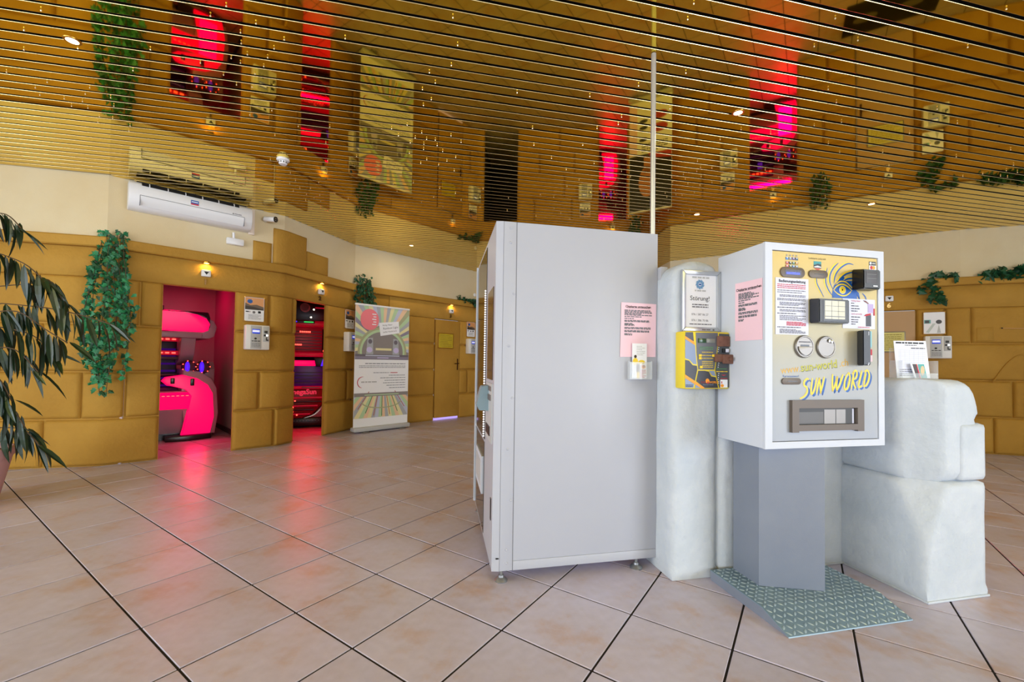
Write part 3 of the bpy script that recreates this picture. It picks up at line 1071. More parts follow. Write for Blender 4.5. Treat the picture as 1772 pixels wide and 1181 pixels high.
for seg, S, z0, w, h, y, lab in ((3, 7.47, 1.352, 0.36, 0.29, 0.004, 'yellow printed sign in a thin frame on closed ochre door three'),
                                 (6, 15.52, 1.32, 0.40, 0.29, 0.004, 'pale yellow sign in a silver frame on the beige door six')):
    t = wall_thing('door_notice', lab, 'sign', seg, S, z0, y, 'yellow signs on the closed cabin doors')
    b = M()
    b.box(S - w / 2, S + w / 2, y - 0.014, y, z0, z0 + h, 0.003)
    b.obj('frame', t, BRASS if seg == 3 else STEEL)
    b = M()
    b.box(S - w / 2 + .012, S + w / 2 - .012, y - 0.016, y - 0.012, z0 + .012, z0 + h - .012)
    b.obj('plate', t, SIGNY if seg == 3 else mat('pale_yellow_sign', '#cfc56a', 0.4))
    rng = random.Random(seg)
    sheet_print('lettering', t, y - 0.0165, word_lines(rng, S - w / 2 + .04, S + w / 2 - .04, z0 + .03, z0 + h - .03, 8, .009, mat('olive_ink', '#8a7a20', .6), 1))

# air conditioner
AC = wall_thing('air_conditioner', 'long white split air conditioner high on the cream wall', 'air conditioner', 1, 3.275, 2.62, 0.0)
prof_ac = [(0.0, 2.635), (-0.12, 2.628), (-0.175, 2.66), (-0.205, 2.72), (-0.21, 2.80), (-0.195, 2.865), (-0.16, 2.90), (0.0, 2.91)]
b = M()
b.prism(prof_ac, 'x', 2.70, 3.80, WPLASTIC, bev=0.01)
b.obj('body', AC, smooth=0.7)
b = M()
b.box(2.76, 3.74, -0.165, -0.05, 2.903, 2.909)
b.obj('intake_grille', AC, BLACKM)
b = M()
b.box(2.80, 3.66, -0.1975, -0.188, 2.862, 2.892)
bmesh.ops.rotate(b.bm, verts=b.bm.verts, cent=(0, -0.193, 2.877), matrix=Matrix.Rotation(math.radians(-38), 3, 'X'))
b.obj('intake_slot', AC, BLACKM)
for i in range(6):
    b = M()
    x = 2.86 + i * 0.15
    b.box(x - 0.004, x + 0.004, -0.202, -0.187, 2.860, 2.894)
    bmesh.ops.rotate(b.bm, verts=b.bm.verts, cent=(0, -0.193, 2.877), matrix=Matrix.Rotation(math.radians(-38), 3, 'X'))
    b.obj('grille_bar', AC, WPLASTIC)
b = M()
b.prism([(-0.176, 2.657), (-0.181, 2.655), (-0.2115, 2.72), (-0.2145, 2.755), (-0.2095, 2.756), (-0.206, 2.722)], 'x', 2.79, 3.71)
b.obj('outlet_flap', AC, mat('flap_white', '#dcdcda', 0.4))
b = M()
b.box(2.79, 3.71, -0.2135, -0.205, 2.757, 2.760)
b.box(2.786, 2.79, -0.2135, -0.17, 2.66, 2.76)
b.box(3.71, 3.714, -0.2135, -0.17, 2.66, 2.76)
b.obj('flap_seam', AC, INKG)
sheet_print('badge', AC, -0.2115, [(INKB, rect(3.205, 3.275, 2.79, 2.825)), (INKR, rect(3.205, 3.275, 2.775, 2.79)), (PAPER, rect(3.212, 3.268, 2.803, 2.812))])
sheet_print('lettering', AC, -0.2113, [(INK, disc(3.60, 2.775, .006)), *word_lines(random.Random(2), 3.612, 3.69, 2.77, 2.782, 1, .007, INKG, 1, False)])
b = M()
b.box(3.80, 3.865, -0.03, 0.0, 2.62, 2.93, 0.004)
b.obj('side_cover', AC, mat('side_cover_cream', '#e6d8c6', 0.6))
t = wall_thing('junction_box', 'small white junction box on the wall under the air conditioner', 'junction box', 1, 3.66, 2.45, 0.0)
b = M()
b.box(3.575, 3.755, -0.055, 0.0, 2.455, 2.535, 0.014)
b.obj('case', t, WPLASTIC)
b = M()
b.cyl((3.65, -0.03, 2.53), (3.645, -0.04, 2.60), 0.014, n=12)
b.obj('cable_duct', t, WPLASTIC)

t = wall_thing('security_camera', 'white bullet security camera with black face on the cream wall', 'camera', 1, 4.03, 2.83, 0.0)
b = M()
b.cyl((3.985, 0.0, 2.845), (3.985, -0.02, 2.845), 0.03, n=18)
b.cyl((3.985, -0.02, 2.845), (3.99, -0.05, 2.838), 0.011, n=12)
b.obj('mount', t, WPLASTIC)
b = M()
b.cyl((3.97, -0.05, 2.842), (4.055, -0.16, 2.83), 0.03, 0.033, n=20)
b.obj('body', t, WPLASTIC)
b = M()
b.cyl((4.055, -0.16, 2.83), (4.062, -0.169, 2.829), 0.034, n=20)
b.obj('face_plate', t, BLACK)
b = M()
for a in range(4):
    ca = PI / 4 + a * PI / 2
    b.ball((4.062 + 0.016 * math.cos(ca) * 0.8, -0.169 + 0.016 * math.cos(ca) * 0.6, 2.829 + 0.016 * math.sin(ca)), 0.005, u=8, v=6)
b.obj('lens', t, CHROME)
t = wall_thing('wall_sensor', 'small round cream sensor high on the wall by the vending machine', 'sensor', 3, 8.19, 2.45, 0.0)
b = M()
b.lathe([(0.035, 0.0), (0.035, -0.012), (0.022, -0.02)], (8.19, 0, 2.47), 20, 'y')
b.obj('dome', t, WPLASTIC)
t = wall_thing('bamboo_stick', 'thin pale stick fixed across the blocks of the right wall', 'stick', 7, 16.85, 1.62, -0.01)
b = M()
b.tube([(16.68, -0.015, 1.632), (16.86, -0.018, 1.625), (17.1, -0.016, 1.617)], [0.005, 0.006, 0.005])
b.obj('rod', t, mat('pale_wood', '#c99a5c', 0.6))
b = M()
b.ball((16.675, -0.012, 1.632), 0.009, u=8, v=6)
b.obj('end_knob', t, BLACK)

# ================================================================== ROLL-UP BANNERS
def rollup(name_label, cx, cy, rz, w, h):
    t = thing('roll_up_banner', name_label, 'banner', (cx, cy, 0), rz, base=(0, 0, 0))
    b = M()
    b.box(-w / 2 - .012, w / 2 + .012, -0.075, 0.075, 0.018, 0.085, 0.018)
    b.obj('base_cassette', t, GPLASTIC)
    for s in (-1, 1):
        b = M()
        b.box(s * w * .33 - .05, s * w * .33 + .05, -0.12, 0.12, 0.0, 0.018, 0.004)
        b.obj('foot', t, STEEL)
    b = M()
    b.cyl((0, 0.03, 0.08), (0, 0.03, h), 0.012, n=10)
    b.obj('support_pole', t, STEEL)
    b = M()
    b.box(-w / 2 - .004, w / 2 + .004, -0.012, 0.02, h - 0.022, h + 0.006, 0.004)
    b.obj('top_rail', t, WPLASTIC)
    b = M()
    b.box(-w / 2, w / 2, -0.002, 0.001, 0.08, h)
    b.obj('sheet', t, PAPER)
    return t


def q_of(seg, S, y):
    p = P[seg] + DIR[seg] * (S - LEN[seg]) - NRM[seg] * y
    return p


pb = q_of(3, 5.94, -0.35)
BW, BH = 0.95, 1.97
bn = rollup('tall banner with coloured tanning tunnel pictures in front of the ochre wall', pb.x, pb.y, math.atan2(DIR[3].y, DIR[3].x), BW, BH)
PC = {k: mat('banner_' + k, c, 0.55) for k, c in dict(green='#b4d0a4', orange='#e6c3a0', yellow='#e2dba6', grey='#a9adb3', blue='#bcc2d6', dark='#6b6570', mid='#8a8482', plum='#8a8496', lilac='#c9bfe6', olive='#a9ac86', pink='#ee7f88', ink='#8a8f98', line='#3f7a44', red='#b05a4c').items()}
hw = BW / 2 - 0.003


def clip_poly(poly, x0, x1, z0, z1):
    def cut(pl, ins, inter):
        out = []
        for i in range(len(pl)):
            a, b_ = pl[i], pl[(i + 1) % len(pl)]
            if ins(a):
                out.append(a)
            if ins(a) != ins(b_):
                out.append(inter(a, b_))
        return out
    for k, v, sgn in ((0, x0, 1), (0, x1, -1), (1, z0, 1), (1, z1, -1)):
        if not poly:
            return poly
        def ins(p, k=k, v=v, sgn=sgn):
            return (p[k] - v) * sgn >= 0
        def inter(a, b_, k=k, v=v):
            t_ = (v - a[k]) / (b_[k] - a[k])
            return tuple(a[j] + (b_[j] - a[j]) * t_ for j in (0, 1))
        poly = cut(poly, ins, inter)
    return poly


def fan(cx, cz, n, a0, a1, R0, R1, seq, box):
    out = []
    for i in range(n):
        t0, t1 = a0 + (a1 - a0) * i / n, a0 + (a1 - a0) * (i + 1) / n
        pl = [(cx + R0 * math.cos(t0), cz + R0 * math.sin(t0)), (cx + R1 * math.cos(t0), cz + R1 * math.sin(t0)),
              (cx + R1 * math.cos(t1), cz + R1 * math.sin(t1)), (cx + R0 * math.cos(t1), cz + R0 * math.sin(t1))]
        pl = clip_poly(pl, *box)
        if len(pl) > 2:
            out.append((PC[seq[i % len(seq)]], pl))
    return out


it = []
top, botm = BH - 0.02, 1.12
seqU = ['blue', 'yellow', 'green', 'grey', 'orange', 'green', 'plum', 'yellow', 'grey', 'green', 'olive', 'orange', 'blue', 'green', 'yellow', 'grey', 'orange', 'green', 'grey']
f_ = fan(0, 1.36, 34, -0.25, PI + 0.25, 0.30, 1.4, seqU, (-hw, hw, botm, top))
f_.sort(key=lambda q: q[0].name)
it += [(PC['mid'], rect(-hw, hw, botm, top))] + f_
it += [(PC['olive'], clip_poly(disc(0, 1.24, 0.43, 0.40, 40), -hw, hw, botm, top)), (PC['green'], clip_poly(disc(0, 1.24, 0.395, 0.36, 40), -hw, hw, botm, top)),
       (PC['mid'], clip_poly(disc(0, 1.24, 0.36, 0.32, 40), -hw, hw, botm, top)), (PC['dark'], rect(-hw, hw, botm, 1.20))]
for s in (-1, 1):
    it += [(PC['grey'], [(s * .17, 1.20), (s * .29, 1.20), (s * .27, 1.45), (s * .18, 1.46)]), (PC['lilac'], disc(s * .235, 1.27, .05, .045, 16)), (PC['dark'], disc(s * .225, 1.40, .034, .036, 16))]
it += [(PC['yellow'], rect(-.13, .15, 1.265, 1.30)), (PC['plum'], rect(-hw, hw, 1.13, 1.165)), (PC['blue'], rect(-.30, .30, 1.172, 1.19)), (PC['lilac'], rect(-.10, .10, 1.14, 1.155))]
sheet_print('upper_picture', bn, -0.0026, it, 0.0001)
it = [(PC['pink'], disc(-.24, 1.74, .155, .165, 32))]
for k in range(5):
    it.append((PAPER, rect(-.20 + .02 * (k % 2), -.13, 1.66 + k * .04, 1.675 + k * .04)))
sheet_print('round_badge', bn, -0.0060, it, 0.0001)
ca, sa = math.cos(.16), math.sin(.16)
rr = lambda x, z: (.11 + x * ca - z * sa, 1.62 + x * sa + z * ca)
sheet_print('paper_note', bn, -0.0068, [(PAPER, [rr(-.18, -.10), rr(.17, -.09), rr(.18, .10), rr(-.18, .11)])], 0.0001)
text('note_lettering', bn, 'Rainbow Light', *rr(-.12, -.005), 0.048, -0.0075, INKG, rot=.16)
text('note_lettering', bn, 'Ruhig, Natur', *rr(-.12, .052), 0.034, -0.0075, INKG, rot=.16)
text('note_lettering', bn, 'sanfte Hautbräune', *rr(-.13, -.055), 0.034, -0.0075, INKG, rot=.16)
rng = random.Random(5)
it = word_lines(rng, -.30, .42, 1.04, 1.07, 1, .014, PC['ink'], 1, False) + word_lines(rng, -.40, .42, .985, 1.03, 2, .010, PC['ink'], 1, False)
it += [(INKR, rect(.14, .27, .907, .919))] + word_lines(rng, -.16, .12, .90, .926, 1, .010, PC['ink'], 1, False)
for i in range(6):
    x0 = rng.uniform(-.06, .12)
    it += word_lines(rng, x0, .42, .87 - i * .04 - .012, .87 - i * .04 + .012, 1, .011, PC['ink'], 1, False)
arc = [(-.335 + .085 * math.cos(a), .765 + .085 * math.sin(a)) for a in [PI * (.45 + 1.0 * k / 14) for k in range(15)]]
it += [(INKR, q) for q in ribbon(arc, .014, .2)] + word_lines(rng, -.36, -.10, .755, .785, 1, .020, GPLASTIC, 1, False)
sheet_print('lettering', bn, -0.0026, it, 0.0001)
it = [(PC['mid'], rect(-hw, hw, .215, .60))]
f_ = fan(0, .95, 30, PI + .35, 2 * PI - .35, .2, 1.4, ['green', 'orange', 'yellow', 'grey', 'blue', 'green', 'orange', 'grey', 'yellow'], (-hw, hw, .215, .58))
f_.sort(key=lambda q: q[0].name)
it += f_
for k in range(7):
    a = PI * 1.5 + (k - 3) * .2
    p0, p1 = (.40 * math.cos(a), .95 + .40 * math.sin(a)), (.72 * math.cos(a), .95 + .72 * math.sin(a))
    it += [(PC['line'] if k % 2 else PC['red'], q) for q in ribbon([p0, p1], .012, 1)]
arc = [(.34 * math.cos(a), .46 + .10 * math.sin(a)) for a in [2 * PI * k / 40 for k in range(20, 41)]]
it += [(PC['olive'], q) for q in ribbon(arc, .018, 1)]
it += [(PC['mid'], rect(-hw, hw, .545, .60)), (PC['green'], rect(-.3, .3, .56, .575))]
sheet_print('lower_picture', bn, -0.0026, it, 0.0001)

# second banner by the right wall, only its mirror image shows in the ceiling
t = rollup('tall poster banner of a dark portrait by the right wall, seen in the ceiling mirror', 2.40, 7.52, math.atan2(-.39, .62), 0.74, 2.08)
LIPS = mat('poster_red', '#b5322f', .5)
it = [(mat('poster_black', '#17110f', .5), rect(-.365, .365, 1.05, 2.06)), (SKIN, disc(-.05, 1.55, .15, .27, 24)), (SKIN, rect(-.11, .03, 1.1, 1.4)),
      (LIPS, [(-.05, 1.05), (.365, 1.05), (.365, 1.20), (.05, 1.14)]), (PINKP, rect(-.365, -.23, .12, 1.04)), (LIPS, disc(.15, .62, .15, .08, 24)), (LIPS, disc(.16, .40, .14, .07, 24))]
for k, z in enumerate((.45, .57, .78)):
    it += [(INK, disc(-.12, z, .075, .034, 16))]
it += word_lines(random.Random(4), -.15, .3, .85, 1.02, 4, .018, INK, 1)
sheet_print('picture', t, -0.0026, it, 0.0001)

# doormat in front of the right wall
t = thing('doormat', 'black doormat with two oval marks in front of the right wall', 'mat', (5.0, 5.62, 0), math.atan2(DIR[6].y, DIR[6].x), base=(0, 0, 0))
b = M()
b.box(-.5, .5, -.32, .32, 0.0, .012, .004)
b.obj('rubber_mat', t, BLACKM)
b = M()
for x in (-.27, .2):
    b.face([(x + px, pz, .0124) for px, pz in disc(0, 0, .13, .07)], INKG)
for k in range(4):
    b.box(.02 + k * .1, .08 + k * .1, -.24, -.20, .0122, .0126, m=INKG)
b.obj('oval_marks', t, clean=False, smooth=0)

# ================================================================== TANNING BEDS
def tanning_bed(label, loc, rz, glow, length=2.25):
    "origin: floor under the right end, front edge; x runs back to the left, y away"
    t = thing('tanning_bed', label, 'tanning bed', (*loc, 0), rz, 'tanning beds in the cabins')
    L = -length
    b = M()
    b.prism([(-0.50, 0.0), (-0.50, 0.9), (0.0, 0.9), (0.06, 0.75), (0.08, 0.3), (0.0, 0.02), (-0.25, -0.06)], 'z', 0.0, 0.07, BEDB, bev=0.012)
    b.obj('foot_plate', t)
    b = M()
    b.prism([(0.16, 0.09), (0.02, 0.52), (-0.01, 0.60), (0.05, 0.66), (0.9, 0.66), (0.9, 0.09)], 'x', L, -0.22, BEDG, bev=0.012)
    b.obj('lower_body', t)
    b = M()
    b.box(L + .05, -0.30, 0.2, 0.85, 0.0, 0.10)
    b.obj('plinth', t, BEDB)
    b = M()
    b.prism([(0.035, 0.42), (-0.022, 0.60), (0.02, 0.645), (0.06, 0.645), (0.06, 0.42)], 'x', L, -0.14, glow, bev=0.01)
    b.obj('front_light_strip', t)
    sheet_print('front_slits', t, -0.024, [(GLOWD, rect(-1.6 + k * .05, -1.57 + k * .05, .598, .606)) for k in range(27)])
    # lit end column, curving over to the bed
    col = [(-0.34, 0.08), (-0.02, 0.08), (0.02, 0.30), (0.0, 0.62), (-0.06, 0.74), (-0.18, 0.83), (-0.34, 0.88), (-0.52, 0.85), (-0.56, 0.80), (-0.50, 0.74), (-0.30, 0.70), (-0.22, 0.60)]
    b = M()
    b.prism(col, 'y', -0.03, 0.06, glow, bev=0.015)
    b.obj('lit_end_column', t, tri=True)
    shell = [(-0.30, 0.06), (0.05, 0.06), (0.085, 0.34), (0.06, 0.68), (0.0, 0.82), (-0.14, 0.92), (-0.34, 0.95), (-0.34, 0.6)]
    b = M()
    b.prism(shell, 'y', 0.06, 0.85, BEDG, bev=0.02)
    b.obj('end_shell', t, tri=True)
    b = M()
    b.box(-0.47, -0.42, -0.034, 0.0, 0.76, 0.84, 0.01)
    b.box(-0.26, -0.21, -0.034, 0.0, 0.73, 0.83, 0.01)
    b.obj('column_vents', t, BEDB)
    b = M()
    b.prism([(0.25, 0.62), (0.22, 0.95), (0.30, 1.05), (0.5, 1.04), (0.7, 0.9), (0.85, 0.62)], 'x', -0.10, 0.06, BEDG, bev=0.02)
    b.obj('head_shell', t)
    for k, x in enumerate((-0.26, -0.10)):
        b = M()
        b.ball((x, 0.12, 0.98), 0.085, (1, 0.6, 1.1), u=16, v=10)
        p = b.obj('face_tanner', t, BEDD)
        b = M()
        b.ball((x - 0.02, 0.075, 0.98), 0.05, (0.55, 0.5, 1.5), u=12, v=8)
        b.obj('uv_lamp', p, GLOWV)
        b = M()
        for q in range(7):
            a = q * .9
            b.ball((x + .075 * math.cos(a), 0.075 + .0 * q, 0.985 + .08 * math.sin(a)), 0.008, u=6, v=4)
        b.obj('indicator_leds', p, GLOWD, kind='stuff')
    b = M()
    b.box(L, -0.3, 0.35, 0.9, 0.60, 0.70, 0.02)
    b.obj('lying_surface', t, ACRY)
    # back wall of the tunnel with lamps and rows of leds
    b = M()
    b.box(L, -0.34, 0.52, 0.66, 0.64, 1.62, 0.02)
    b.obj('tunnel_back', t, BEDD)
    b = M()
    b.prism([(0.02, 1.42), (0.20, 1.42), (0.30, 1.28), (0.55, 1.10), (0.55, 1.0), (0.25, 1.06), (0.12, 1.16), (0.05, 1.30)], 'x', -0.36, -0.20, BEDG, bev=0.01)
    b.obj('side_rib', t, tri=True)
    for z in (1.355, 1.17):
        b = M()
        for k in range(22):
            b.box(-1.86 + k * .068, -1.82 + k * .068, 0.235, 0.25, z - .008, z + .008)
        b.obj('led_row', t, GLOWD)
        b = M()
        b.box(L, -0.36, 0.25, 0.30, z - .03, z + .03, 0.006)
        b.obj('led_carrier', t, GLOWR)
    b = M()
    for k in range(6):
        b.tube([(L + .1, 0.50, .72 + k * .10), (-0.36, 0.50, .72 + k * .10)], 0.014, 8)
    b.obj('tanning_tubes', t, GLOWT)
    b = M()
    b.box(L, -0.34, 0.24, 0.55, 1.08, 1.12, 0.01)
    b.box(L, -0.36, 0.24, 0.55, 0.86, 0.89, 0.01)
    b.obj('inner_shelf', t, BEDD)
    b = M()
    b.box(-0.62, -0.54, 0.34, 0.37, 0.91, 1.06, 0.01)
    b.obj('blue_lamp', t, GLOWV)
    # canopy
    b = M()
    b.prism([(0.0, 1.46), (-0.03, 1.58), (0.0, 1.67), (0.10, 1.74), (0.9, 1.78), (0.95, 1.5), (0.6, 1.42), (0.1, 1.40)], 'x', L, -0.05, BEDD, bev=0.02)
    b.obj('canopy_shell', t)
    cap = [(L, 1.46), (L, 1.73), (-0.34, 1.71), (-0.20, 1.69), (-0.10, 1.64), (-0.06, 1.57), (-0.08, 1.48), (-0.13, 1.455)]
    b = M()
    b.prism(cap, 'y', -0.065, -0.01, glow, bev=0.018)
    b.obj('canopy_light_panel', t, tri=True)
    cap2 = [(-0.5, 1.38), (-0.5, 1.73), (-0.30, 1.72), (-0.14, 1.69), (-0.01, 1.62), (0.03, 1.54), (0.0, 1.40), (-0.06, 1.37)]
    b = M()
    b.prism(cap2, 'y', -0.01, 0.8, BEDG, bev=0.02)
    b.obj('canopy_end_cap', t, tri=True)
    b = M()
    b.box(L, -0.14, -0.05, 0.2, 1.37, 1.45, 0.015)
    b.obj('canopy_rim', t, BEDG)
    b = M()
    b.box(L, -0.55, 0.02, 0.5, 1.73, 1.79, 0.01)
    b.obj('fan_housing', t, BEDD)
    return t


p = wp(1, 3.70, 1.16)
tanning_bed('pink glowing tanning bed in the first open doorway', p, math.atan2(DIR[1].y, DIR[1].x), GLOWP, 2.0)
p = wp(4, 11.20, 1.0)
tanning_bed('pink glowing tanning bed in the back wall cabin, seen in the ceiling mirror', p, math.atan2(DIR[4].y, DIR[4].x), GLOWP, 1.4)
p = wp(6, 14.5, 1.05)
tanning_bed('magenta glowing tanning bed in the right wall cabin, seen in the ceiling mirror', p, math.atan2(DIR[6].y, DIR[6].x), GLOWM, 1.6)

# the bed in the red cabin stands with its decorated end towards the door
q0 = Vector((-3.24, 6.98))
dv = q0.normalized()
rz2 = math.atan2(dv.y, dv.x) - PI / 2
t = thing('tanning_bed', 'red and violet tanning bed facing the narrow second doorway', 'tanning bed', (q0.x, q0.y, 0), rz2, 'tanning beds in the cabins', base=(0, 0, 0))
b = M()
b.box(-.75, .55, .02, 1.5, .02, .17, .03)
b.obj('plinth', t, BEDB)
sheet_print('plinth_rivets', t, .0185, [(BEDG, disc(-.7 + k * .045, .115, .006, .006, 6)) for k in range(28)])
b = M()
b.prism([(-.75, .62), (.22, .62), (.16, .38), (.02, .22), (-.14, .16), (-.75, .16)], 'y', -.02, 1.5, mat('bed_red_shell', '#7a1420', .35, .2), bev=.02)
b.obj('front_shield', t)
b = M()
b.prism([(.24, .64), (.50, .64), (.50, .17), (-.10, .17), (.06, .22), (.19, .38)], 'y', .0, 1.5, BEDG, bev=.015)
b.obj('side_fairing', t)
arc = smooth_line([(.245, .64), (.23, .52), (.17, .36), (.05, .22), (-.10, .165)], 5)
sheet_print('chrome_edge', t, -.022, [(CHROME, q) for q in ribbon(arc, .016, .4)])
for k in range(5):
    b = M()
    z = .47 - k * .065
    xr = .20 - k * .055
    b.prism([(-.005, z), (-.06, z + .022), (-.06, z + .034), (-.005, z + .012)], 'x', -.7, xr)
    b.obj('grille_slat', t, GLOWR if k % 2 == 0 else BEDD)
for k, (x, z) in enumerate(((-.24, .44), (-.27, .34), (-.27, .27), (-.21, .22))):
    b = M()
    b.ball((x, -.05, z), .013, u=10, v=6)
    b.obj('red_led', t, GLOWD)
text('lettering', t, 'megaSun', -.12, .548, .112, -.026, mat('pink_lettering', '#ff5a78', .4, emit='#ff3060', es=.6), align='CENTER', bold=.003, sx=.95)
b = M()
b.box(-.75, .28, -.03, 1.5, .63, .67, .015)
b.obj('lit_shelf', t, GLOWR)
b = M()
b.box(-.15, .12, -.036, 0.0, .64, .665, .006)
b.obj('top_handle', t, BEDG)
b = M()
b.box(-.75, .5, .1, 1.4, .67, 1.08, .02)
b.obj('mid_body', t, mat('bed_violet_shell', '#4a1250', .3, emit='#5010a0', es=.12))
for k in range(4):
    b = M()
    b.box(-.75, .5, .07, .11, .72 + k * .055, .735 + k * .055)
    b.obj('cooling_rib', t, BEDD)
b = M()
b.box(.22, .34, .06, .10, .86, .93, .02)
b.obj('violet_lamp', t, GLOWV)
b = M()
b.box(-.75, .05, .06, .12, 1.00, 1.09, .02)
b.obj('pink_tube', t, GLOWP)
b = M()
b.prism([(.05, .99), (.02, 1.14), (.5, 1.14), (.5, .99)], 'y', .03, .2, BEDB, bev=.01)
b.obj('lamp_niche', t)
b = M()
b.prism([(.12, 1.0), (.22, 1.0), (.19, 1.11), (.15, 1.11)], 'y', .015, .03, GLOWV)
b.obj('blue_lamp', t)
b = M()
b.box(.30, .36, .015, .03, 1.02, 1.10, .01)
b.obj('magenta_lamp', t, GLOWM)
b = M()
b.box(-.75, .5, .02, .3, 1.15, 1.22, .02)
b.obj('ledge', t, GLOWR)
b = M()
b.box(-.75, .14, .16, .5, 1.22, 1.64, .02)
b.obj('lamp_tunnel', t, mat('bed_red_tunnel', '#6a0c1c', .35, emit='#ff0838', es=.10))
for k in range(7):
    b = M()
    b.box(-.75, .13, .14, .17, 1.26 + k * .05, 1.275 + k * .05)
    b.obj('reflector_fin', t, BEDD)
b = M()
b.prism([(.14, 1.22), (.26, 1.64), (.5, 1.64), (.5, 1.22)], 'y', .05, .4, BEDD, bev=.02)
b.obj('side_panel', t)
for x, z, n in ((-.20, 1.555, 6), (-.30, 1.345, 5), (.22, 1.45, 6), (.15, 1.25, 9)):
    b = M()
    for k in range(n):
        b.box(x + k * .028, x + .02 + k * .028, .035, .052, z - .012, z + .012)
    b.obj('led_row', t, GLOWD)
arc = [(.20 + .05 * math.cos(a), 1.37 + .06 * math.sin(a)) for a in [-.9 + 2.2 * k / 10 for k in range(11)]]
sheet_print('chrome_hook', t, .045, [(CHROME, q) for q in ribbon(arc, .018, .3)])
b = M()
b.box(-.75, .5, .0, .6, 1.64, 1.74, .03)
b.obj('canopy_edge', t, mat('bed_red_canopy', '#a01428', .35, emit='#ff0838', es=.16))
b = M()
b.box(-.40, .02, -.012, .02, 1.69, 1.735, .004)
b.obj('status_display', t, BLACK)
sheet_print('display_print', t, -.0135, [(GLOWG, rect(-.14, .0, 1.703, 1.722)), (GLOWV, rect(-.34, -.24, 1.703, 1.722))])
b = M()
b.prism([(-.75, 1.74), (.5, 1.74), (.5, 1.98), (.2, 2.05), (-.4, 2.05), (-.75, 2.0)], 'y', .1, 1.4, BEDB, bev=.03)
b.obj('canopy_top', t)
for x, z in ((.0, 1.93), (-.04, 1.80), (.33, 1.80)):
    b = M()
    b.ball((x, .09, z), .014, u=8, v=6)
    b.obj('halogen_spot', t, GLOWW)
sheet_print('painted_glint', t, .085, [(GLOWW, q) for q in ribbon([(.33, 1.83), (.42, 1.90)], .022, .6)] + [(GLOWR, rect(.02, .28, 1.95, 1.97))])  # glint painted as a glowing stroke, with a red glowing strip
b = M()
b.lathe([(.075, .09), (.075, .07), (.055, .065), (.055, .09)], (-.13, 0, 1.955), 20, 'y')
b.obj('fan_ring', t, BEDG)

# the light the lit panels of the tanning beds give, plus one added fill disc
PK = (1.0, 0.0, 0.09)


def bed_light(seg, S, depth, L, power, col):
    ang = math.atan2(DIR[seg].y, DIR[seg].x)
    c = wp(seg, S - .1 - L / 2, depth - .075)
    area('bed_and_fill_light', (*c, 1.62), (PI / 2, 0, ang + PI), L, .24, power, col)
    c = wp(seg, S - .18, depth - .04)
    area('bed_and_fill_light', (*c, .42), (PI / 2, 0, ang + PI), .2, .5, power * .35, col)


bed_light(1, 3.70, 1.16, 1.5, 13, PK)
bed_light(4, 11.20, 1.0, 1.0, 26, PK)
bed_light(6, 14.5, 1.05, 1.1, 34, (1.0, 0, .13))
c = wp(1, 3.4, 2.0)
disk('bed_and_fill_light', (c[0], c[1], 2.3), 9, PK, .2)  # fill disc added under the cabin roof to brighten the side wall
a2 = area('bed_and_fill_light', (-3.06, 6.82, 1.63), (math.radians(60), 0, rz2 + PI), .9, .1, 16, (1, 0, .03))
a2 = area('bed_and_fill_light', (-3.06, 6.80, .62), (math.radians(70), 0, rz2 + PI), .7, .06, 8, (1, 0, .04))

# ================================================================== PLANTS
def leaf_mesh(name, outline, fold, m, droop=0.0):
    "flat leaf along +y from the stalk at the origin, folded on the midrib"
    bm_ = bmesh.new()
    mid = [bm_.verts.new((0, y, -droop * y * y)) for y in [p[1] for p in outline]]
    for s in (-1, 1):
        side = [bm_.verts.new((s * x, y, fold * x - droop * y * y)) for x, y in outline]
        for i in range(len(outline) - 1):
            vs = [mid[i], mid[i + 1], side[i + 1], side[i]]
            try:
                bm_.faces.new(vs if s < 0 else vs[::-1])
            except ValueError:
                pass
    bmesh.ops.remove_doubles(bm_, verts=bm_.verts, dist=1e-5)
    me = bpy.data.meshes.new(name)
    bm_.to_mesh(me)
    bm_.free()
    me.materials.append(m)
    return me


IVY = [(0.0, -0.05), (0.30, -0.18), (0.26, 0.08), (0.62, 0.22), (0.34, 0.42), (0.30, 0.62), (0.0, 1.0)]
ivy_me = [leaf_mesh('leaf', IVY, f, m, d) for f, m, d in ((.35, LEAFI, .15), (.15, LEAFI, .3), (.45, LEAFI2, .1))]
ivyd_me = [leaf_mesh('leaf', IVY, f, m, d) for f, m, d in ((.35, LEAFI2, .15), (.15, LEAFI2, .3))]
FIC = [(0.0, 0.0), (0.042, 0.12), (0.064, 0.35), (0.06, 0.6), (0.034, 0.82), (0.0, 1.0)]
fic_me = [leaf_mesh('leaf', FIC, f, LEAFF, d) for f, d in ((.5, .12), (.3, .2), (.7, .05))]


def leaf_at(parent, me, pos, size, heading, pitch, roll):
    o = link('leaf', me, parent)
    o.location = pos
    o.rotation_euler = Euler((pitch, roll, heading), 'YXZ') if False else Euler((pitch, roll, heading), 'XYZ')
    o.scale = (size, size, size)
    return o


def add_leaf_geo(b_, me, pos, size, e, m):
    mt = Matrix.Translation(pos) @ e.to_matrix().to_4x4() @ Matrix.Scale(size, 4)
    vs = [b_.bm.verts.new(mt @ v.co) for v in me.vertices]
    for p_ in me.polygons:
        b_._tag([b_.bm.faces.new([vs[i] for i in p_.vertices])], m)


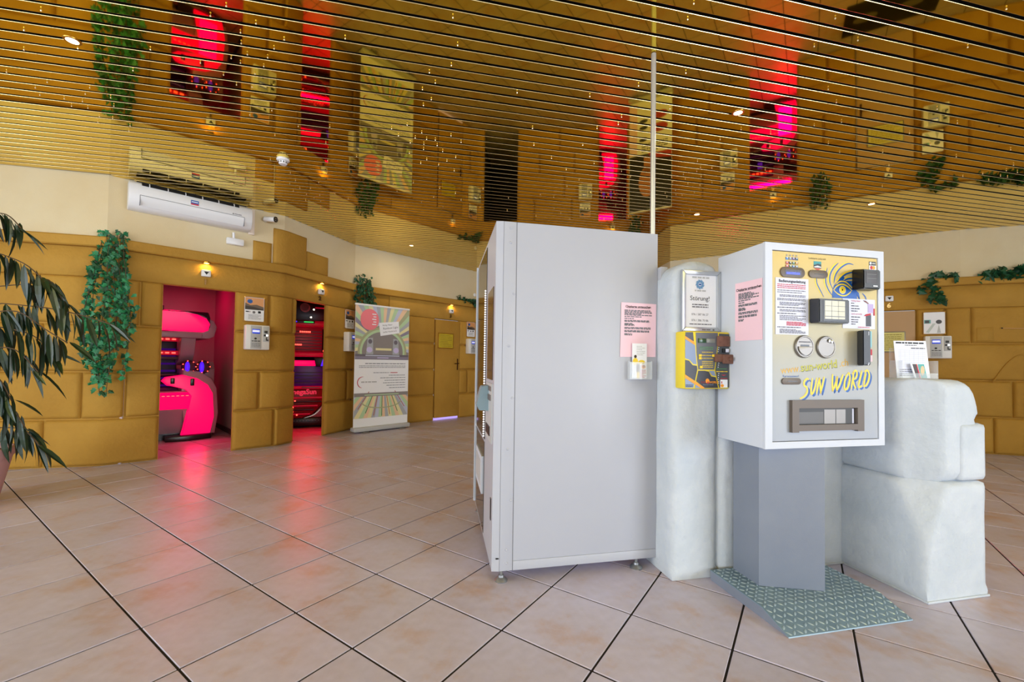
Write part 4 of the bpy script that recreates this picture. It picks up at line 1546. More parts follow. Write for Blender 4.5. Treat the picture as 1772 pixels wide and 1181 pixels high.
def ivy(label, seg, S, ztop, zbot, wtop, wbot, leaf, n_parts, n_stuff, seed, mes, flowers=0, out=0.16, lean=0.0, shape=None):
    rng = random.Random(seed)
    t = wall_thing('hanging_ivy', label, 'plant', seg, S, ztop, -out * .5, None)
    BASE[t] = (0, 0, 0)
    strands = []
    ns = 11
    for k in range(ns):
        f = (k + .5) / ns - .5
        strands.append((f, rng.uniform(0.55, 1.0) if abs(f) > .2 else rng.uniform(.8, 1.0), rng.uniform(-1, 1)))
    def pt(f, tt, ph):
        z = tt * (zbot - ztop)
        w = wtop + (wbot - wtop) * tt
        if shape:
            w = shape(tt)
        x = f * w + .03 * math.sin(5 * tt + ph * 3) + lean * tt
        y = -out * (.35 + .5 * math.sin(min(1, tt * 3) * PI / 2)) + .05 * ph
        return Vector((x, y + out * .5, z))
    b_ = M()
    for f, ln, ph in strands:
        b_.tube([pt(f, ln * q / 7, ph) for q in range(8)], 0.003, 5)
    b_.obj('stems', t, STEMM)
    def place(i):
        f, ln, ph = strands[i % ns]
        tt = ln * rng.random() ** .9
        p_ = pt(f, tt, ph) + Vector((rng.gauss(0, .022), rng.gauss(-.01, .02), rng.gauss(0, .015)))
        if tt < .07:
            p_.z += rng.uniform(0, .07)
        e = Euler((rng.uniform(-2.4, -1.0), rng.uniform(-.6, .6), rng.uniform(-1.3, 1.3) + PI), 'XYZ')
        # tip hangs down, face turned to the room
        e = (Matrix.Rotation(rng.uniform(-.9, .9), 3, 'Z') @ Matrix.Rotation(-PI / 2 + rng.uniform(-.7, .5), 3, 'X') @ Matrix.Rotation(rng.uniform(-.8, .8), 3, 'Z')).to_euler()
        return p_, e, leaf * rng.uniform(.7, 1.2)
    for i in range(n_parts):
        p_, e, s_ = place(i)
        o = link('leaf', rng.choice(mes), t)
        o.location, o.rotation_euler, o.scale = p_, e, (s_, s_, s_)
    if n_stuff:
        b_ = M()
        for i in range(n_stuff):
            p_, e, s_ = place(i)
            p_.y += .015
            k = rng.randrange(len(mes))
            add_leaf_geo(b_, mes[k], p_, s_, e, mes[k].materials[0])
        base0 = BASE[t]
        BASE[t] = (0, 0, 0)
        b_.obj('small_leaves', t, clean=False, smooth=0, kind='stuff')
        BASE[t] = base0
    for i in range(flowers):
        b_ = M()
        p_ = pt(rng.uniform(-.4, .4), rng.uniform(.75, .98), 0) + Vector((0, -.05, 0))
        for k in range(5):
            a = 2 * PI * k / 5
            b_.ball((p_.x + .012 * math.cos(a), p_.y, p_.z + .012 * math.sin(a)), .012, (1, .5, 1), u=8, v=5)
        base0 = BASE[t]
        BASE[t] = (0, 0, 0)
        b_.obj('pink_flower', t, PINKFL)
        BASE[t] = base0
    return t


ivy('dense green ivy hanging from the cornice at the left corner', 1, 2.60, 2.34, 0.72, .42, .18, .050, 290, 420, 5, ivy_me, shape=lambda q: (.22 + .13 * math.sin(min(q, 1) * 2.2)) * (1 - .62 * max(0, q - .5) * 1.6), lean=-.03)
ivy('dark ivy with pink blossoms hanging over the tanning tunnel banner', 3, 5.75, 2.42, 1.72, .24, .26, .045, 120, 200, 8, ivyd_me, flowers=5)
ivy('small dark ivy hanging beside the red doorway, seen in the ceiling mirror', 4, 11.40, 2.38, 1.85, .22, .18, .05, 40, 90, 9, ivyd_me)
ivy('small dark ivy right of the magenta doorway, seen in the ceiling mirror', 6, 14.75, 2.38, 1.9, .22, .18, .05, 40, 90, 10, ivyd_me)


def garland(label, seg, S0, S1, n, leaf, seed, parts=True, drop=None):
    rng = random.Random(seed)
    t = wall_thing('ivy_garland', label, 'plant', seg, (S0 + S1) / 2, 2.312, -.04)
    L_ = S1 - S0
    b_ = M()
    b_.tube([(x, -.04 + .015 * math.sin(9 * x), 2.325 + .012 * math.sin(14 * x)) for x in [S0 + L_ * k / 14 for k in range(15)]], .004, 5)
    pts = []
    for i in range(n):
        x = rng.uniform(-L_ / 2, L_ / 2)
        clump = .6 + .4 * math.sin(7 * x + seed)
        pts.append(Vector((x, rng.uniform(-.05, .04), rng.uniform(.0, .035 + .07 * clump))) + (Vector((0, -.035, -.05)) if rng.random() < .25 else Vector()))
    if drop:
        x0, x1, zl, m_ = drop
        dpts = [(x0, -.09, 2.33), ((x0 + x1) / 2 - .01, -.10, 2.2), (x1, -.10, zl)]
        b_.tube(dpts, .004, 5)
        for i in range(m_):
            q = rng.random()
            x = x0 + (x1 - x0) * q - (S0 + S1) / 2
            pts.append(Vector((x + rng.gauss(0, .05), -.06 + rng.gauss(0, .02), (zl - 2.312) * q + rng.gauss(0, .03))))
    b_.obj('stem', t, STEMM)
    bs = M()
    for p_ in pts:
        e = (Matrix.Rotation(rng.uniform(-1.2, 1.2), 3, 'Z') @ Matrix.Rotation(-PI / 2 + rng.uniform(-1.1, .9), 3, 'X') @ Matrix.Rotation(rng.uniform(-1.6, 1.6), 3, 'Z')).to_euler()
        s_ = leaf * rng.uniform(.7, 1.25)
        if parts:
            o = link('leaf', rng.choice(ivyd_me), t)
            o.location, o.rotation_euler, o.scale = p_, e, (s_, s_, s_)
        else:
            add_leaf_geo(bs, ivyd_me[0], p_, s_, e, LEAFI2)
    if not parts:
        base0 = BASE[t]
        BASE[t] = (0, 0, 0)
        bs.obj('small_leaves', t, clean=False, smooth=0, kind='stuff')
        BASE[t] = base0
    return t


garland('dark ivy garland lying on the cornice at the far right', 7, 16.45, 17.4, 110, .10, 21)
garland('short ivy garland trailing from the cornice right of sign six', 6, 15.95, 16.24, 18, .075, 22, drop=(15.93, 16.03, 2.0, 46))
garland('thin ivy garland on the cornice over door three', 3, 7.72, 8.22, 90, .05, 23, parts=False, drop=(8.12, 8.2, 2.2, 25))

# potted fig at the left edge
t = thing('potted_fig', 'tall potted fig with long drooping narrow leaves at the left edge', 'plant', (-3.93, 3.12, 0), 0, base=(-3.93, 3.12, 0))
b = M()
b.lathe([(.20, 0), (.22, .01), (.285, .34), (.30, .36), (.305, .41), (.285, .415), (.27, .37)], (-4.03, 3.12, 0), 32)
b.obj('pot', t, POT)
b = M()
b.lathe([(.272, .36), (.272, .375), (.1, .385)], (-4.03, 3.12, 0), 28)
b.obj('soil', t, SOIL)
b = M()
b.tube([(-4.03, 3.12, .37), (-3.97, 3.14, 1.0), (-3.92, 3.12, 1.6), (-3.93, 3.15, 2.25)], [.022, .02, .016, .008])
b.tube([(-4.0, 3.10, .37), (-3.86, 3.12, .9), (-3.9, 3.1, 1.5)], [.018, .015, .008])
b.obj('trunk', t, STEMM)
BR = [[(-3.79, 2.11), (-3.62, 2.11), (-3.5, 2.0)], [(-3.79, 1.86), (-3.58, 1.78), (-3.44, 1.67)], [(-3.79, 1.49), (-3.45, 1.46), (-3.2, 1.41), (-2.96, 1.34)],
      [(-3.79, 1.32), (-3.49, 1.26), (-3.3, 1.11)], [(-3.79, 1.15), (-3.58, 1.15), (-3.4, 0.99)], [(-3.79, 0.99), (-3.62, 0.95), (-3.51, 0.78)],
      [(-3.79, 0.78), (-3.56, 0.78), (-3.4, 0.58)], [(-3.79, 0.57), (-3.6, 0.56), (-3.47, 0.44)], [(-3.58, 1.64), (-3.45, 1.67), (-3.32, 1.49)], [(-3.79, 1.40), (-3.55, 1.42), (-3.35, 1.30), (-3.18, 1.20)]]
rng = random.Random(14)
for br in BR:
    y0 = 3.1 + rng.uniform(-.08, .08)
    pts = smooth_line(br, 5)
    b = M()
    b.tube([(-3.93, 3.12, pts[0][1] - .05)] + [(x, y0, z) for x, z in pts], .004, 5)
    b.obj('branch', t, STEMM)
    n = 12 + 6 * (len(br) - 2)
    for i in range(n):
        q = (i + rng.uniform(0, .6)) / n
        k = min(int(q * (len(pts) - 1)), len(pts) - 2)
        fr = q * (len(pts) - 1) - k
        x = pts[k][0] + (pts[k + 1][0] - pts[k][0]) * fr
        z = pts[k][1] + (pts[k + 1][1] - pts[k][1]) * fr
        head = rng.uniform(-.7, .7) - PI / 2            # towards +x
        down = rng.uniform(.95, 1.5) if i < n - 2 else rng.uniform(.4, .9)
        e = (Matrix.Rotation(head, 3, 'Z') @ Matrix.Rotation(-down, 3, 'X') @ Matrix.Rotation(rng.uniform(-.9, .9), 3, 'Y')).to_euler()
        s_ = rng.uniform(.17, .28)
        o = link('leaf', rng.choice(fic_me), t)
        o.location = (x + 3.93, y0 - 3.12 + rng.uniform(-.03, .03), z)
        o.rotation_euler = e
        o.scale = (s_ * 1.15, s_, s_)


# ================================================================== VENDING MACHINE
vm = kthing('vending_machine', 'tall white vending machine seen from its plain side, pink sheet on it', 'vending machine', -0.45, 0.70)
V0, ZB, ZT = 0.152, 0.055, 1.825
UF0, UF1, VF = -0.905, -0.845, 1.28            # front edge near / far, far side
b = M()
b.prism([(-0.80, V0 + .004), (0.0, V0 + .004), (0.0, VF), (-0.80, VF)], 'z', ZB, ZT)
b.obj('cabinet', vm, VWHITE)
b = M()
b.box(-0.797, 0.0, V0, V0 + .01, ZB + .05, ZT, 0.0015)
b.obj('side_panel', vm, VWHITE)
b = M()
b.box(-0.797, 0.0, V0 - .001, V0 + .01, ZB, ZB + .046, 0.0015)
b.obj('side_plinth_strip', vm, VWHITE)
b = M()
b.box(-0.866, -0.8005, V0 - .0005, V0 + .03, ZB, ZT, 0.0015)
b.obj('rivet_strip', vm, VWHITE)
for (u_, z_) in ((-.831, 1.792), (-.831, 1.717), (-.802, 1.455), (-.835, 1.187), (-.806, .923), (-.833, .664), (-.804, .407), (-.832, .16), (-.831, .094)):
    b = M()
    b.ball((max(min(u_, -.812), -.835), V0 - .001, z_), .0065, (1, .7, 1), u=12, v=8)
    b.obj('rivet', vm, VWHITE)
for x_ in (-.7987, -.8672):
    b = M()
    b.box(x_ - .0016, x_ + .0016, V0 + .001, V0 + .006, ZB, ZT - .002)
    b.obj('panel_seam', vm, INKG)
# door with its front slightly turned
def fr(t, off=0.0):
    "point on the front face, t metres from the near edge, off metres out of the face"
    a, c = Vector((UF0, V0 + .008)), Vector((UF1, VF))
    d = (c - a).normalized()
    n = Vector((-d.y, d.x))
    return a + d * t + n * off


def front_slab(b_, t0, t1, z0, z1, o0, o1, m=None):
    q = [fr(t0, o0), fr(t1, o0), fr(t1, o1), fr(t0, o1)]
    b_.prism([tuple(p) for p in q], 'z', z0, z1, m)


b = M()
b.prism([tuple(fr(0)), (-0.868, V0), (-0.868, V0 + .02), (-0.80, V0 + .02), (-0.80, VF), tuple(fr(1.13))], 'z', ZB, ZT)
b.obj('door', vm, VWHITE)
b = M()
b.box(-.885, -.862, V0 + .0005, V0 + .012, .115, .122)
b.box(-.885, -.845, V0 + .01, V0 + .06, ZT - .002, ZT + .002)
b.obj('hinge_gap', vm, BLACK)
b = M()
front_slab(b, .42, 1.11, .64, 1.80, 0, .004)
b.obj('display_window', vm, VGLASS)
b = M()
front_slab(b, .44, 1.12, ZB + .02, .62, 0, .003)
b.obj('lower_panel', vm, VGLASS)
b = M()
front_slab(b, .06, .33, 1.01, 1.50, 0, .004)
b.obj('menu_panel', vm, mat('brown_glass', '#4a3526', .12))
b = M()
front_slab(b, 1.112, 1.135, ZB, ZT, -.01, .012)
b.obj('door_edge_trim', vm, PWHITE)
for k in range(62):
    if k == 0:
        b = M()
        q = fr(.445, .005)
        b.ball((0, 0, 0), .0062, (.7, 1, .85), u=8, v=5)
        led_me = b.mesh('led')
        led_me.materials.append(LEDW)
    o = link('led', led_me, vm)
    q = fr(.45, .008)
    o.location = (q.x + .45, q.y - .70, .655 + k * .0145)
b = M()
front_slab(b, .44, .46, .64, 1.56, 0, .004)
b.obj('led_carrier', vm, GPLASTIC)
b = M()
front_slab(b, .50, .93, .29, .52, 0, .012)
b.obj('delivery_flap_frame', vm, PWHITE)
b = M()
front_slab(b, .55, .88, .33, .48, .012, .014)
b.obj('delivery_flap', vm, GPLASTIC)
b = M()
front_slab(b, .05, .36, .68, .99, 0, .006)
b.obj('coin_panel', vm, GPLASTIC)
b = M()
for k in range(6):
    front_slab(b, .08 + .045 * k, .11 + .045 * k, .90, .93, .006, .012)
    front_slab(b, .08 + .045 * k, .11 + .045 * k, .95, .975, .006, .010)
b.obj('keypad', vm, STEEL)
b = M()
front_slab(b, .12, .30, .71, .76, .006, .01)
b.obj('return_slot', vm, BLACK)
b = M()
front_slab(b, .05, .08, .29, .40, 0, .003)
b.obj('lock_slot', vm, BLACK)
b = M()
q0_, q1_ = fr(.20, 0), fr(.30, 0)
n_ = (fr(.2, 1) - fr(.2, 0))
pr = []
for z, o_ in ((.975, .0), (.970, .042), (.955, .05), (.868, .07), (.838, .055), (.835, .0)):
    pr.append((z, o_))
A = [b.bm.verts.new((*(q0_ + n_ * o_), z)) for z, o_ in pr]
B = [b.bm.verts.new((*(q1_ + n_ * o_), z)) for z, o_ in pr]
for k in range(len(pr) - 1):
    b.bm.faces.new([A[k], A[k + 1], B[k + 1], B[k]])
b.bm.faces.new(A)
b.bm.faces.new(B[::-1])
b.obj('door_handle', vm, GREYHANDLE)
for (u_, v_) in ((-.853, .172), (-.107, .172), (-.82, 1.2), (-.107, 1.2)):
    b = M()
    b.lathe([(.033, 0), (.034, .005), (.026, .014), (.016, .020), (.014, .03), (.010, .032), (.010, .034)], (u_, v_, 0), 24)
    b.cyl((u_, v_, .03), (u_, v_, ZB + .005), .0085, n=14)
    b.obj('levelling_foot', vm, FEET)
b = M()
for u_ in (-.83, -.79):
    b.lathe([(.007, 0), (.007, .004), (.003, .006)], (u_, V0 + .02, ZT), 10)
b.obj('top_screws', vm, STEEL)
b = M()
b.box(.002, .044, V0 - .03, VF - .1, .068, 1.638, .003)
b.obj('rear_cooling_panel', vm, VWHITE)
sheet_v = lambda nm, items, y: sheet_print(nm, vm, y, items)

# pink sheet and leaflet pocket on the side
def pink_sheet(t, corners, y, lx0, lx1, lz0, lz1, seed):
    b = M()
    b.face([(x, y, z) for x, z in corners])
    b.face([(x, y + .0006, z) for x, z in corners[::-1]])
    b.obj('sheet', t, PINKP, clean=False, smooth=0)
    h = lz1 - lz0
    text('heading', t, 'Chipkarte umtauschen', (lx0 + lx1) / 2, lz1 - h * .045, .0165, y - .0006, INK, align='CENTER', bold=.0005)
    rng = random.Random(seed)
    it = [(INK, rect(lx0 + .014, lx1 - .014, lz1 - h * .062, lz1 - h * .055))]
    for z0_, z1_, n_, f_ in ((.10, .26, 5, 1), (.275, .30, 1, .62), (.325, .35, 1, .34), (.375, .43, 2, .92), (.46, .53, 3, .36), (.56, .62, 2, .95), (.645, .70, 2, .9), (.73, .785, 2, .28)):
        it += word_lines(rng, lx0, lx0 + (lx1 - lx0) * f_, lz1 - h * z1_, lz1 - h * z0_, n_, .0052, INKG, 1, n_ > 2)
    sheet_print('lettering', t, y - .0006, it)


t = kthing('pink_notice', 'pink notice sheet on the side of the white vending machine', 'notice', -.11, V0, 1.29, 'pink chip card notices')
pink_sheet(t, [(-.222, 1.142), (-.011, 1.144), (-.009, 1.435), (-.216, 1.437)], V0 - .0025, -.198, -.035, 1.215, 1.42, 1)
t = kthing('leaflet_pocket', 'small clear leaflet pocket under the pink sheet on the vending machine', 'leaflet holder', -.11, V0, 1.02)
b = M()
b.box(-.176, -.046, -.0 + V0 - .028, V0 - .0265, 1.024, 1.115)
b.box(-.176, -.1745, V0 - .028, V0 - .003, 1.024, 1.12)
b.box(-.0475, -.046, V0 - .028, V0 - .003, 1.024, 1.12)
b.box(-.176, -.046, V0 - .028, V0 - .003, 1.022, 1.025)
b.obj('clear_pocket', t, ACRYL)
t2 = kthing('leaflet', 'white leaflet with a figure in yellow standing in the clear pocket', 'leaflet', -.11, V0, 1.026)
b = M()
b.box(-.155, -.069, V0 - .012, V0 - .010, 1.028, 1.216)
b.obj('paper', t2, PAPER)
rng = random.Random(4)
it = word_lines(rng, -.13, -.08, 1.15, 1.205, 6, .003, GPLASTIC, 1)
it += [(INKY, disc(-.137, 1.118, .016, .02, 12)), (mat('dark_hair_print', '#3a2a18', .6), disc(-.137, 1.145, .008, .009, 10)), (INKY, disc(-.10, 1.115, .02, .012, 10))]
sheet_print('print', t2, V0 - .0125, it)
t2 = kthing('leaflet', 'folded leaflets with yellow and red print at the front of the clear pocket', 'leaflet', -.11, V0, 1.025)
b = M()
b.box(-.142, -.076, V0 - .022, V0 - .016, 1.027, 1.105)
b.obj('paper', t2, PAPER)
it = [(mat('print_brown', '#6a4a20', .6), rect(-.137, -.115, 1.06, 1.102)), (INKY, rect(-.134, -.118, 1.028, 1.062)), (INKO, disc(-.095, 1.09, .013, .011, 10)), (mat('print_brown2', '#8a3a20', .6), disc(-.092, 1.093, .007, .007, 8))]
it += word_lines(rng, -.112, -.08, 1.03, 1.075, 6, .004, INKR, 1)
sheet_print('print', t2, V0 - .0225, it)

# ================================================================== PLASTER PILLAR, LOW WALL, COUNTER
def plaster(b_, x0, x1, y0, y1, z0, z1, r=.03, amp=.006, seed=0, sub=.05, fn=None, rbot=False):
    "rough plastered block: rounded box with an uneven skin"
    bm_ = bmesh.new()
    nx, ny, nz = (max(2, int((c - a) / sub)) for a, c in ((x0, x1), (y0, y1), (z0, z1)))
    vs = {}
    def V_(i, j, k):
        key = (i, j, k)
        if key not in vs:
            vs[key] = bm_.verts.new((x0 + (x1 - x0) * i / nx, y0 + (y1 - y0) * j / ny, z0 + (z1 - z0) * k / nz))
        return vs[key]
    def F_(q):
        bm_.faces.new(q)
    for i in range(nx):
        for j in range(ny):
            F_([V_(i, j, 0), V_(i, j + 1, 0), V_(i + 1, j + 1, 0), V_(i + 1, j, 0)])
            F_([V_(i, j, nz), V_(i + 1, j, nz), V_(i + 1, j + 1, nz), V_(i, j + 1, nz)])
    for i in range(nx):
        for k in range(nz):
            F_([V_(i, 0, k), V_(i + 1, 0, k), V_(i + 1, 0, k + 1), V_(i, 0, k + 1)])
            F_([V_(i, ny, k), V_(i, ny, k + 1), V_(i + 1, ny, k + 1), V_(i + 1, ny, k)])
    for j in range(ny):
        for k in range(nz):
            F_([V_(0, j, k), V_(0, j, k + 1), V_(0, j + 1, k + 1), V_(0, j + 1, k)])
            F_([V_(nx, j, k), V_(nx, j + 1, k), V_(nx, j + 1, k + 1), V_(nx, j, k + 1)])
    for v in bm_.verts:
        p_ = v.co
        rb = r if rbot or p_.z - z0 > r * 1.5 else .004
        c = Vector((min(max(p_.x, x0 + rb), x1 - rb), min(max(p_.y, y0 + rb), y1 - rb), min(max(p_.z, z0 + (r if rbot else .004)), z1 - r)))
        d = p_ - c
        if d.length > 1e-6:
            n_ = d.normalized()
            lim = rb if p_.z < z1 - r else r
            p_ = c + n_ * min(d.length, max(lim, .004)) if sum(1 for q in d if abs(q) > 1e-6) > 1 else p_
        if fn:
            p_ = fn(Vector(p_))
        if p_.z > z0 + .01:
            nn = Vector((mnoise.noise(p_ * 5 + Vector((seed, 0, 0))), mnoise.noise(p_ * 5 + Vector((0, seed, 9))), .4 * mnoise.noise(p_ * 5 + Vector((7, 0, seed)))))
            p_ = p_ + nn * amp
        v.co = p_
    off = len(b_.bm.verts)
    me = bpy.data.meshes.new('tmp')
    bm_.to_mesh(me)
    bm_.free()
    b_.bm.from_mesh(me)
    bpy.data.meshes.remove(me)


pil = kthing('plaster_pillar', 'white plastered pillar with rounded top between vending machine and kiosk', 'pillar', .135, .17)
b = M()
plaster(b, .0, .268, .0, .36, 0, 1.655, r=.035, amp=.003, seed=3, sub=.03,
        fn=lambda p: Vector((p.x, p.y, p.z - (.045 * abs((p.x - .15) / .13) ** 2.2 if p.z > 1.5 else 0))))
b.obj('shaft', pil, PLAST, smooth=1.2)

ctr = kthing('plaster_counter', 'low white plaster counter shaped like stacked boulders right of the kiosk', 'counter', 1.25, -.1)
b = M()
plaster(b, .27, 1.10, .0, .16, 0, 1.0, r=.03, amp=.003, seed=5, sub=.05)
b.obj('back_wall', ctr, PLAST, smooth=1.2)


def lower_fn(p):
    q = p.copy()
    t_ = max(0, min(1, (q.z - .05) / .5))
    c_ = .15 * t_ * t_                                # chipped front corner, broad at the top
    d_ = c_ - (q.x - 1.066) - (q.y + .412)
    if d_ > 0:
        q.x += d_ * .5
        q.y += d_ * .5
    return q


b = M()
plaster(b, 1.066, 1.446, -.412, .16, 0, .555, r=.022, amp=.006, seed=1, sub=.028, fn=lower_fn)
b.obj('lower_boulder', ctr, PLAST, smooth=1.2)


def upper_fn(p):
    q = p.copy()
    z = q.z
    if q.x > 1.25:
        w = (q.x - 1.25) / .2
        q.x -= .035 * w * math.exp(-((z - .845) / .03) ** 2)
        q.x -= .028 * w * math.exp(-((z - .56) / .025) ** 2)
        if z > .9:
            q.x -= .10 * w * max(0, (z - .9) / .15) ** 2
            q.z -= .035 * max(0, (q.x - 1.3) / .14) ** 2
    d_ = .13 - (q.x - 1.072) - (q.y + .405)           # rounded front corner
    if d_ > 0:
        q.x += d_ * .5
        q.y += d_ * .5
    if z < .60:
        q.y += .012 * (1 - max(0, z - .545) / .055) if q.y < -.3 else 0
    return q


b = M()
plaster(b, 1.072, 1.446, -.405, .16, .545, 1.05, r=.05, amp=.006, seed=2, sub=.028, fn=upper_fn, rbot=True)
b.obj('upper_boulder', ctr, PLAST, smooth=1.2)
b = M()
plaster(b, 1.283, 1.449, -.413, .1, .558, .836, r=.02, amp=.004, seed=4, sub=.022, rbot=True)
b.obj('side_boulder', ctr, PLAST, smooth=1.2)
b = M()
b.box(1.062, 1.452, -.418, .16, 0.0, .012, .004)
b.box(.27, 1.1, -.004, .16, 0, .012, .004)
b.obj('foot_joint', ctr, PLAST)

pole = kthing('ceiling_pole', 'thin grey metal conduit pole from the pillar top to the ceiling', 'pole', .05, .293, 1.60)
b = M()
b.cyl((.05, .293, 1.615), (.05, .293, 2.948), .0145, n=20)
b.obj('pipe', pole, PIPEM)
b = M()
b.lathe([(.022, 1.615), (.022, 1.66), (.016, 1.665)], (.05, .293, 0), 20)
b.obj('socket', pole, PIPEM)

# framed fault notice
t = kthing('framed_notice', 'silver snap frame with a white fault notice on the plaster pillar', 'notice', .15, 0, 1.27)
x0, x1, z0, z1 = .036, .264, 1.278, 1.595
for poly in ([(x0, z0), (x0, z1), (x0 + .022, z1 - .022), (x0 + .022, z0 + .022)], [(x1, z1), (x1, z0), (x1 - .022, z0 + .022), (x1 - .022, z1 - .022)],
             [(x0, z1), (x1, z1), (x1 - .022, z1 - .022), (x0 + .022, z1 - .022)], [(x1, z0), (x0, z0), (x0 + .022, z0 + .022), (x1 - .022, z0 + .022)]):
    b = M()
    b.prism(poly, 'y', -.024, -.004, bev=.003)
    b.obj('frame_rail', t, mat('silver_frame', '#b9bdc2', .3, .7))
b = M()
b.box(x0 + .01, x1 - .01, -.012, -.004, z0 + .01, z1 - .01)
b.obj('sheet', t, PAPER)
cx = .146
rng = random.Random(9)
it = []
for k in range(9):
    a0 = k * 2 * PI / 9
    pts = [(cx + (.008 + .018 * q) * math.cos(a0 + 1.4 * q), 1.524 + (.008 + .018 * q) * math.sin(a0 + 1.4 * q)) for q in [i / 6 for i in range(7)]]
    it += [(mat('pale_blue_ink', '#6d9ac4', .6), q) for q in ribbon(pts, .008, .1)]
it += [(INKB, disc(cx, 1.524, .008, .005, 14))]
it += word_lines(rng, .10, .20, 1.553, 1.567, 1, .009, GPLASTIC, 1, False) + word_lines(rng, .115, .18, 1.484, 1.498, 1, .008, GPLASTIC, 1, False)
it += word_lines(rng, .10, .195, 1.40, 1.424, 2, .006, INKG, 1, False) + word_lines(rng, .085, .215, 1.310, 1.322, 1, .005, INKG, 1, False)
sheet_print('lettering', t, -.0125, it)
text('heading', t, 'Störung!', cx, 1.440, .034, -.0128, INK, align='CENTER')
text('phone_number', t, '076 / 587 06 27', cx, 1.362, .0155, -.0128, INKG, align='CENTER')
text('phone_number', t, '076 / 386 70 86', cx, 1.331, .0155, -.0128, INKG, align='CENTER')
sheet_print('frame_badge', t, -.0245, [*word_lines(rng, .15, .205, 1.283, 1.292, 1, .006, INKG, 1, False), (INKG, disc(.218, 1.2875, .006, .005, 10))])

# yellow card machine
t = kthing('card_machine', 'yellow and black card reader box on the plaster pillar', 'card machine', .155, 0, .98)
b = M()
b.box(.009, .265, -.0845, -.003, .984, 1.273, .008)
b.obj('case', t, YBOX)
X = lambda px: .010 + (px - 155) / (915 - 155) * .2535
Z = lambda py: 1.272 - (py - 80) / (1065 - 80) * .287
pg = lambda *pts: [(X(a), Z(c)) for a, c in pts]
it = [(CHARP, pg((165, 100), (290, 95), (305, 240), (300, 255), (160, 165))), (BLUEGP, pg((160, 215), (325, 320), (352, 645), (295, 640), (235, 572), (160, 545))),
      (CHARP, pg((160, 570), (225, 585), (285, 660), (358, 672), (365, 730), (325, 930), (160, 820))), (BLUEGP, pg((160, 885), (315, 985), (300, 1045), (165, 1045))),
      (SLATEP, pg((335, 100), (715, 95), (705, 330), (655, 735), (380, 735), (350, 450))), (CHARP, pg((380, 755), (490, 755), (560, 770), (600, 850), (680, 865), (720, 1050), (490, 1050), (345, 935))),
      (BLUEGP, pg((560, 755), (650, 755), (680, 845), (615, 835))), (BLUEGP, pg((335, 985), (430, 1050), (325, 1050))), (mat('dark_side_print', '#474b4f', .5), pg((735, 105), (905, 110), (905, 1040), (735, 1045), (670, 745), (715, 345))),
      (INKO, pg((155, 165), (310, 262), (320, 315), (155, 212))), (INKO, pg((155, 825), (480, 1040), (480, 1060), (430, 1055), (155, 875)))]
it += [(GPLASTIC, disc(X(535), Z(930), .011, .011, 20))] and [(INKO, disc(X(535), Z(930), .011, .012, 20))]
it += [(INKR, [(X(520), Z(975)), (X(565), Z(975)), (X(543), Z(930))])]
for y_, h_ in ((350, 8), (382, 8)):
    it += word_lines(rng, X(400), X(630), Z(y_ + 12), Z(y_ - 12), 1, .0035, INKGREEN, 1, False)
for y_ in (435, 490, 540, 595, 625, 660, 690):
    it += word_lines(rng, X(440), X(630), Z(y_ + 12), Z(y_ - 12), 1, .003, INKY, 1, False)
for y_ in (350, 385, 420, 620, 655, 690, 800, 832, 868, 900, 935, 965):
    it.append((PAPER, disc(X(715 + (y_ % 3) * 6), Z(y_), .0025, .0025, 8)))
it += word_lines(rng, X(685), X(870), Z(728), Z(708), 1, .003, INKGREEN, 1, False) + word_lines(rng, X(685), X(880), Z(776), Z(756), 1, .004, INKY, 1, False)
it += [(INKR, [(X(765), Z(820)), (X(860), Z(820)), (X(812), Z(840))])] + word_lines(rng, X(760), X(880), Z(895), Z(875), 1, .003, INKR, 1, False)
it += [(PAPER, rect(X(752), X(878), Z(1042), Z(905))), (INKO, disc(X(785), Z(1010), .010, .008, 10)), (INKR, rect(X(768), X(785), Z(975), Z(935)))]
it += word_lines(rng, X(170), X(285), Z(1040), Z(990), 2, .003, INK, 1, False)
sheet_print('front_print', t, -0.0850, it, .00018)
text('lettering', t, 'SUN', X(420), Z(968), .0145, -0.0880, mat('dark_red_ink', '#8a1f2a', .5), bold=.0003)
text('lettering', t, 'WORLD', X(562), Z(968), .0145, -0.0880, INKO, bold=.0003)
text('lettering', t, 'Solarium Studio', X(455), Z(1003), .0095, -0.0880, BLUEGP)
for px, py in ((408, 492), (408, 540), (425, 692), (636, 492)):
    b = M()
    b.box(X(px) - .0075, X(px) + .0075, -0.0905, -0.0850, Z(py) - .0062, Z(py) + .0062, .0015)
    b.obj('push_button', t, INKY)
b = M()
b.box(X(375), X(502), -0.0893, -0.0850, Z(275), Z(200), .001)
b.obj('green_display', t, LCDG)
b = M()
b.box(X(510), X(660), -0.0890, -0.0850, Z(275), Z(200), .001)
b.obj('grey_display', t, LCDGREY)
b = M()
b.box(X(690), X(905), -0.0945, -0.0850, Z(330), Z(150), .003)
b.obj('rusty_plate', t, RUST)
b = M()
b.box(X(645), X(915), -0.0985, -0.0850, Z(600), Z(465), .004)
b.box(X(760), X(925), -0.1125, -0.0965, Z(630), Z(470), .004)
b.obj('rusty_lock_case', t, RUST)
b = M()
b.cyl((X(850), -0.1125, Z(545)), (X(850), -0.1275, Z(545)), .010, n=14)
b.obj('padlock_pin', t, RUST)
b = M()
b.box(X(785), X(835), -0.0935, -0.0850, Z(435), Z(365), .001)
b.obj('coin_slot', t, BLACK)
b = M()
b.box(X(832), X(888), -0.0950, -0.0850, Z(430), Z(370), .001)
b.obj('coin_button', t, PAPERB)
t = kthing('power_cable', 'thin grey cable running down beside the framed notice', 'cable', .275, -.01, 1.28)
b = M()
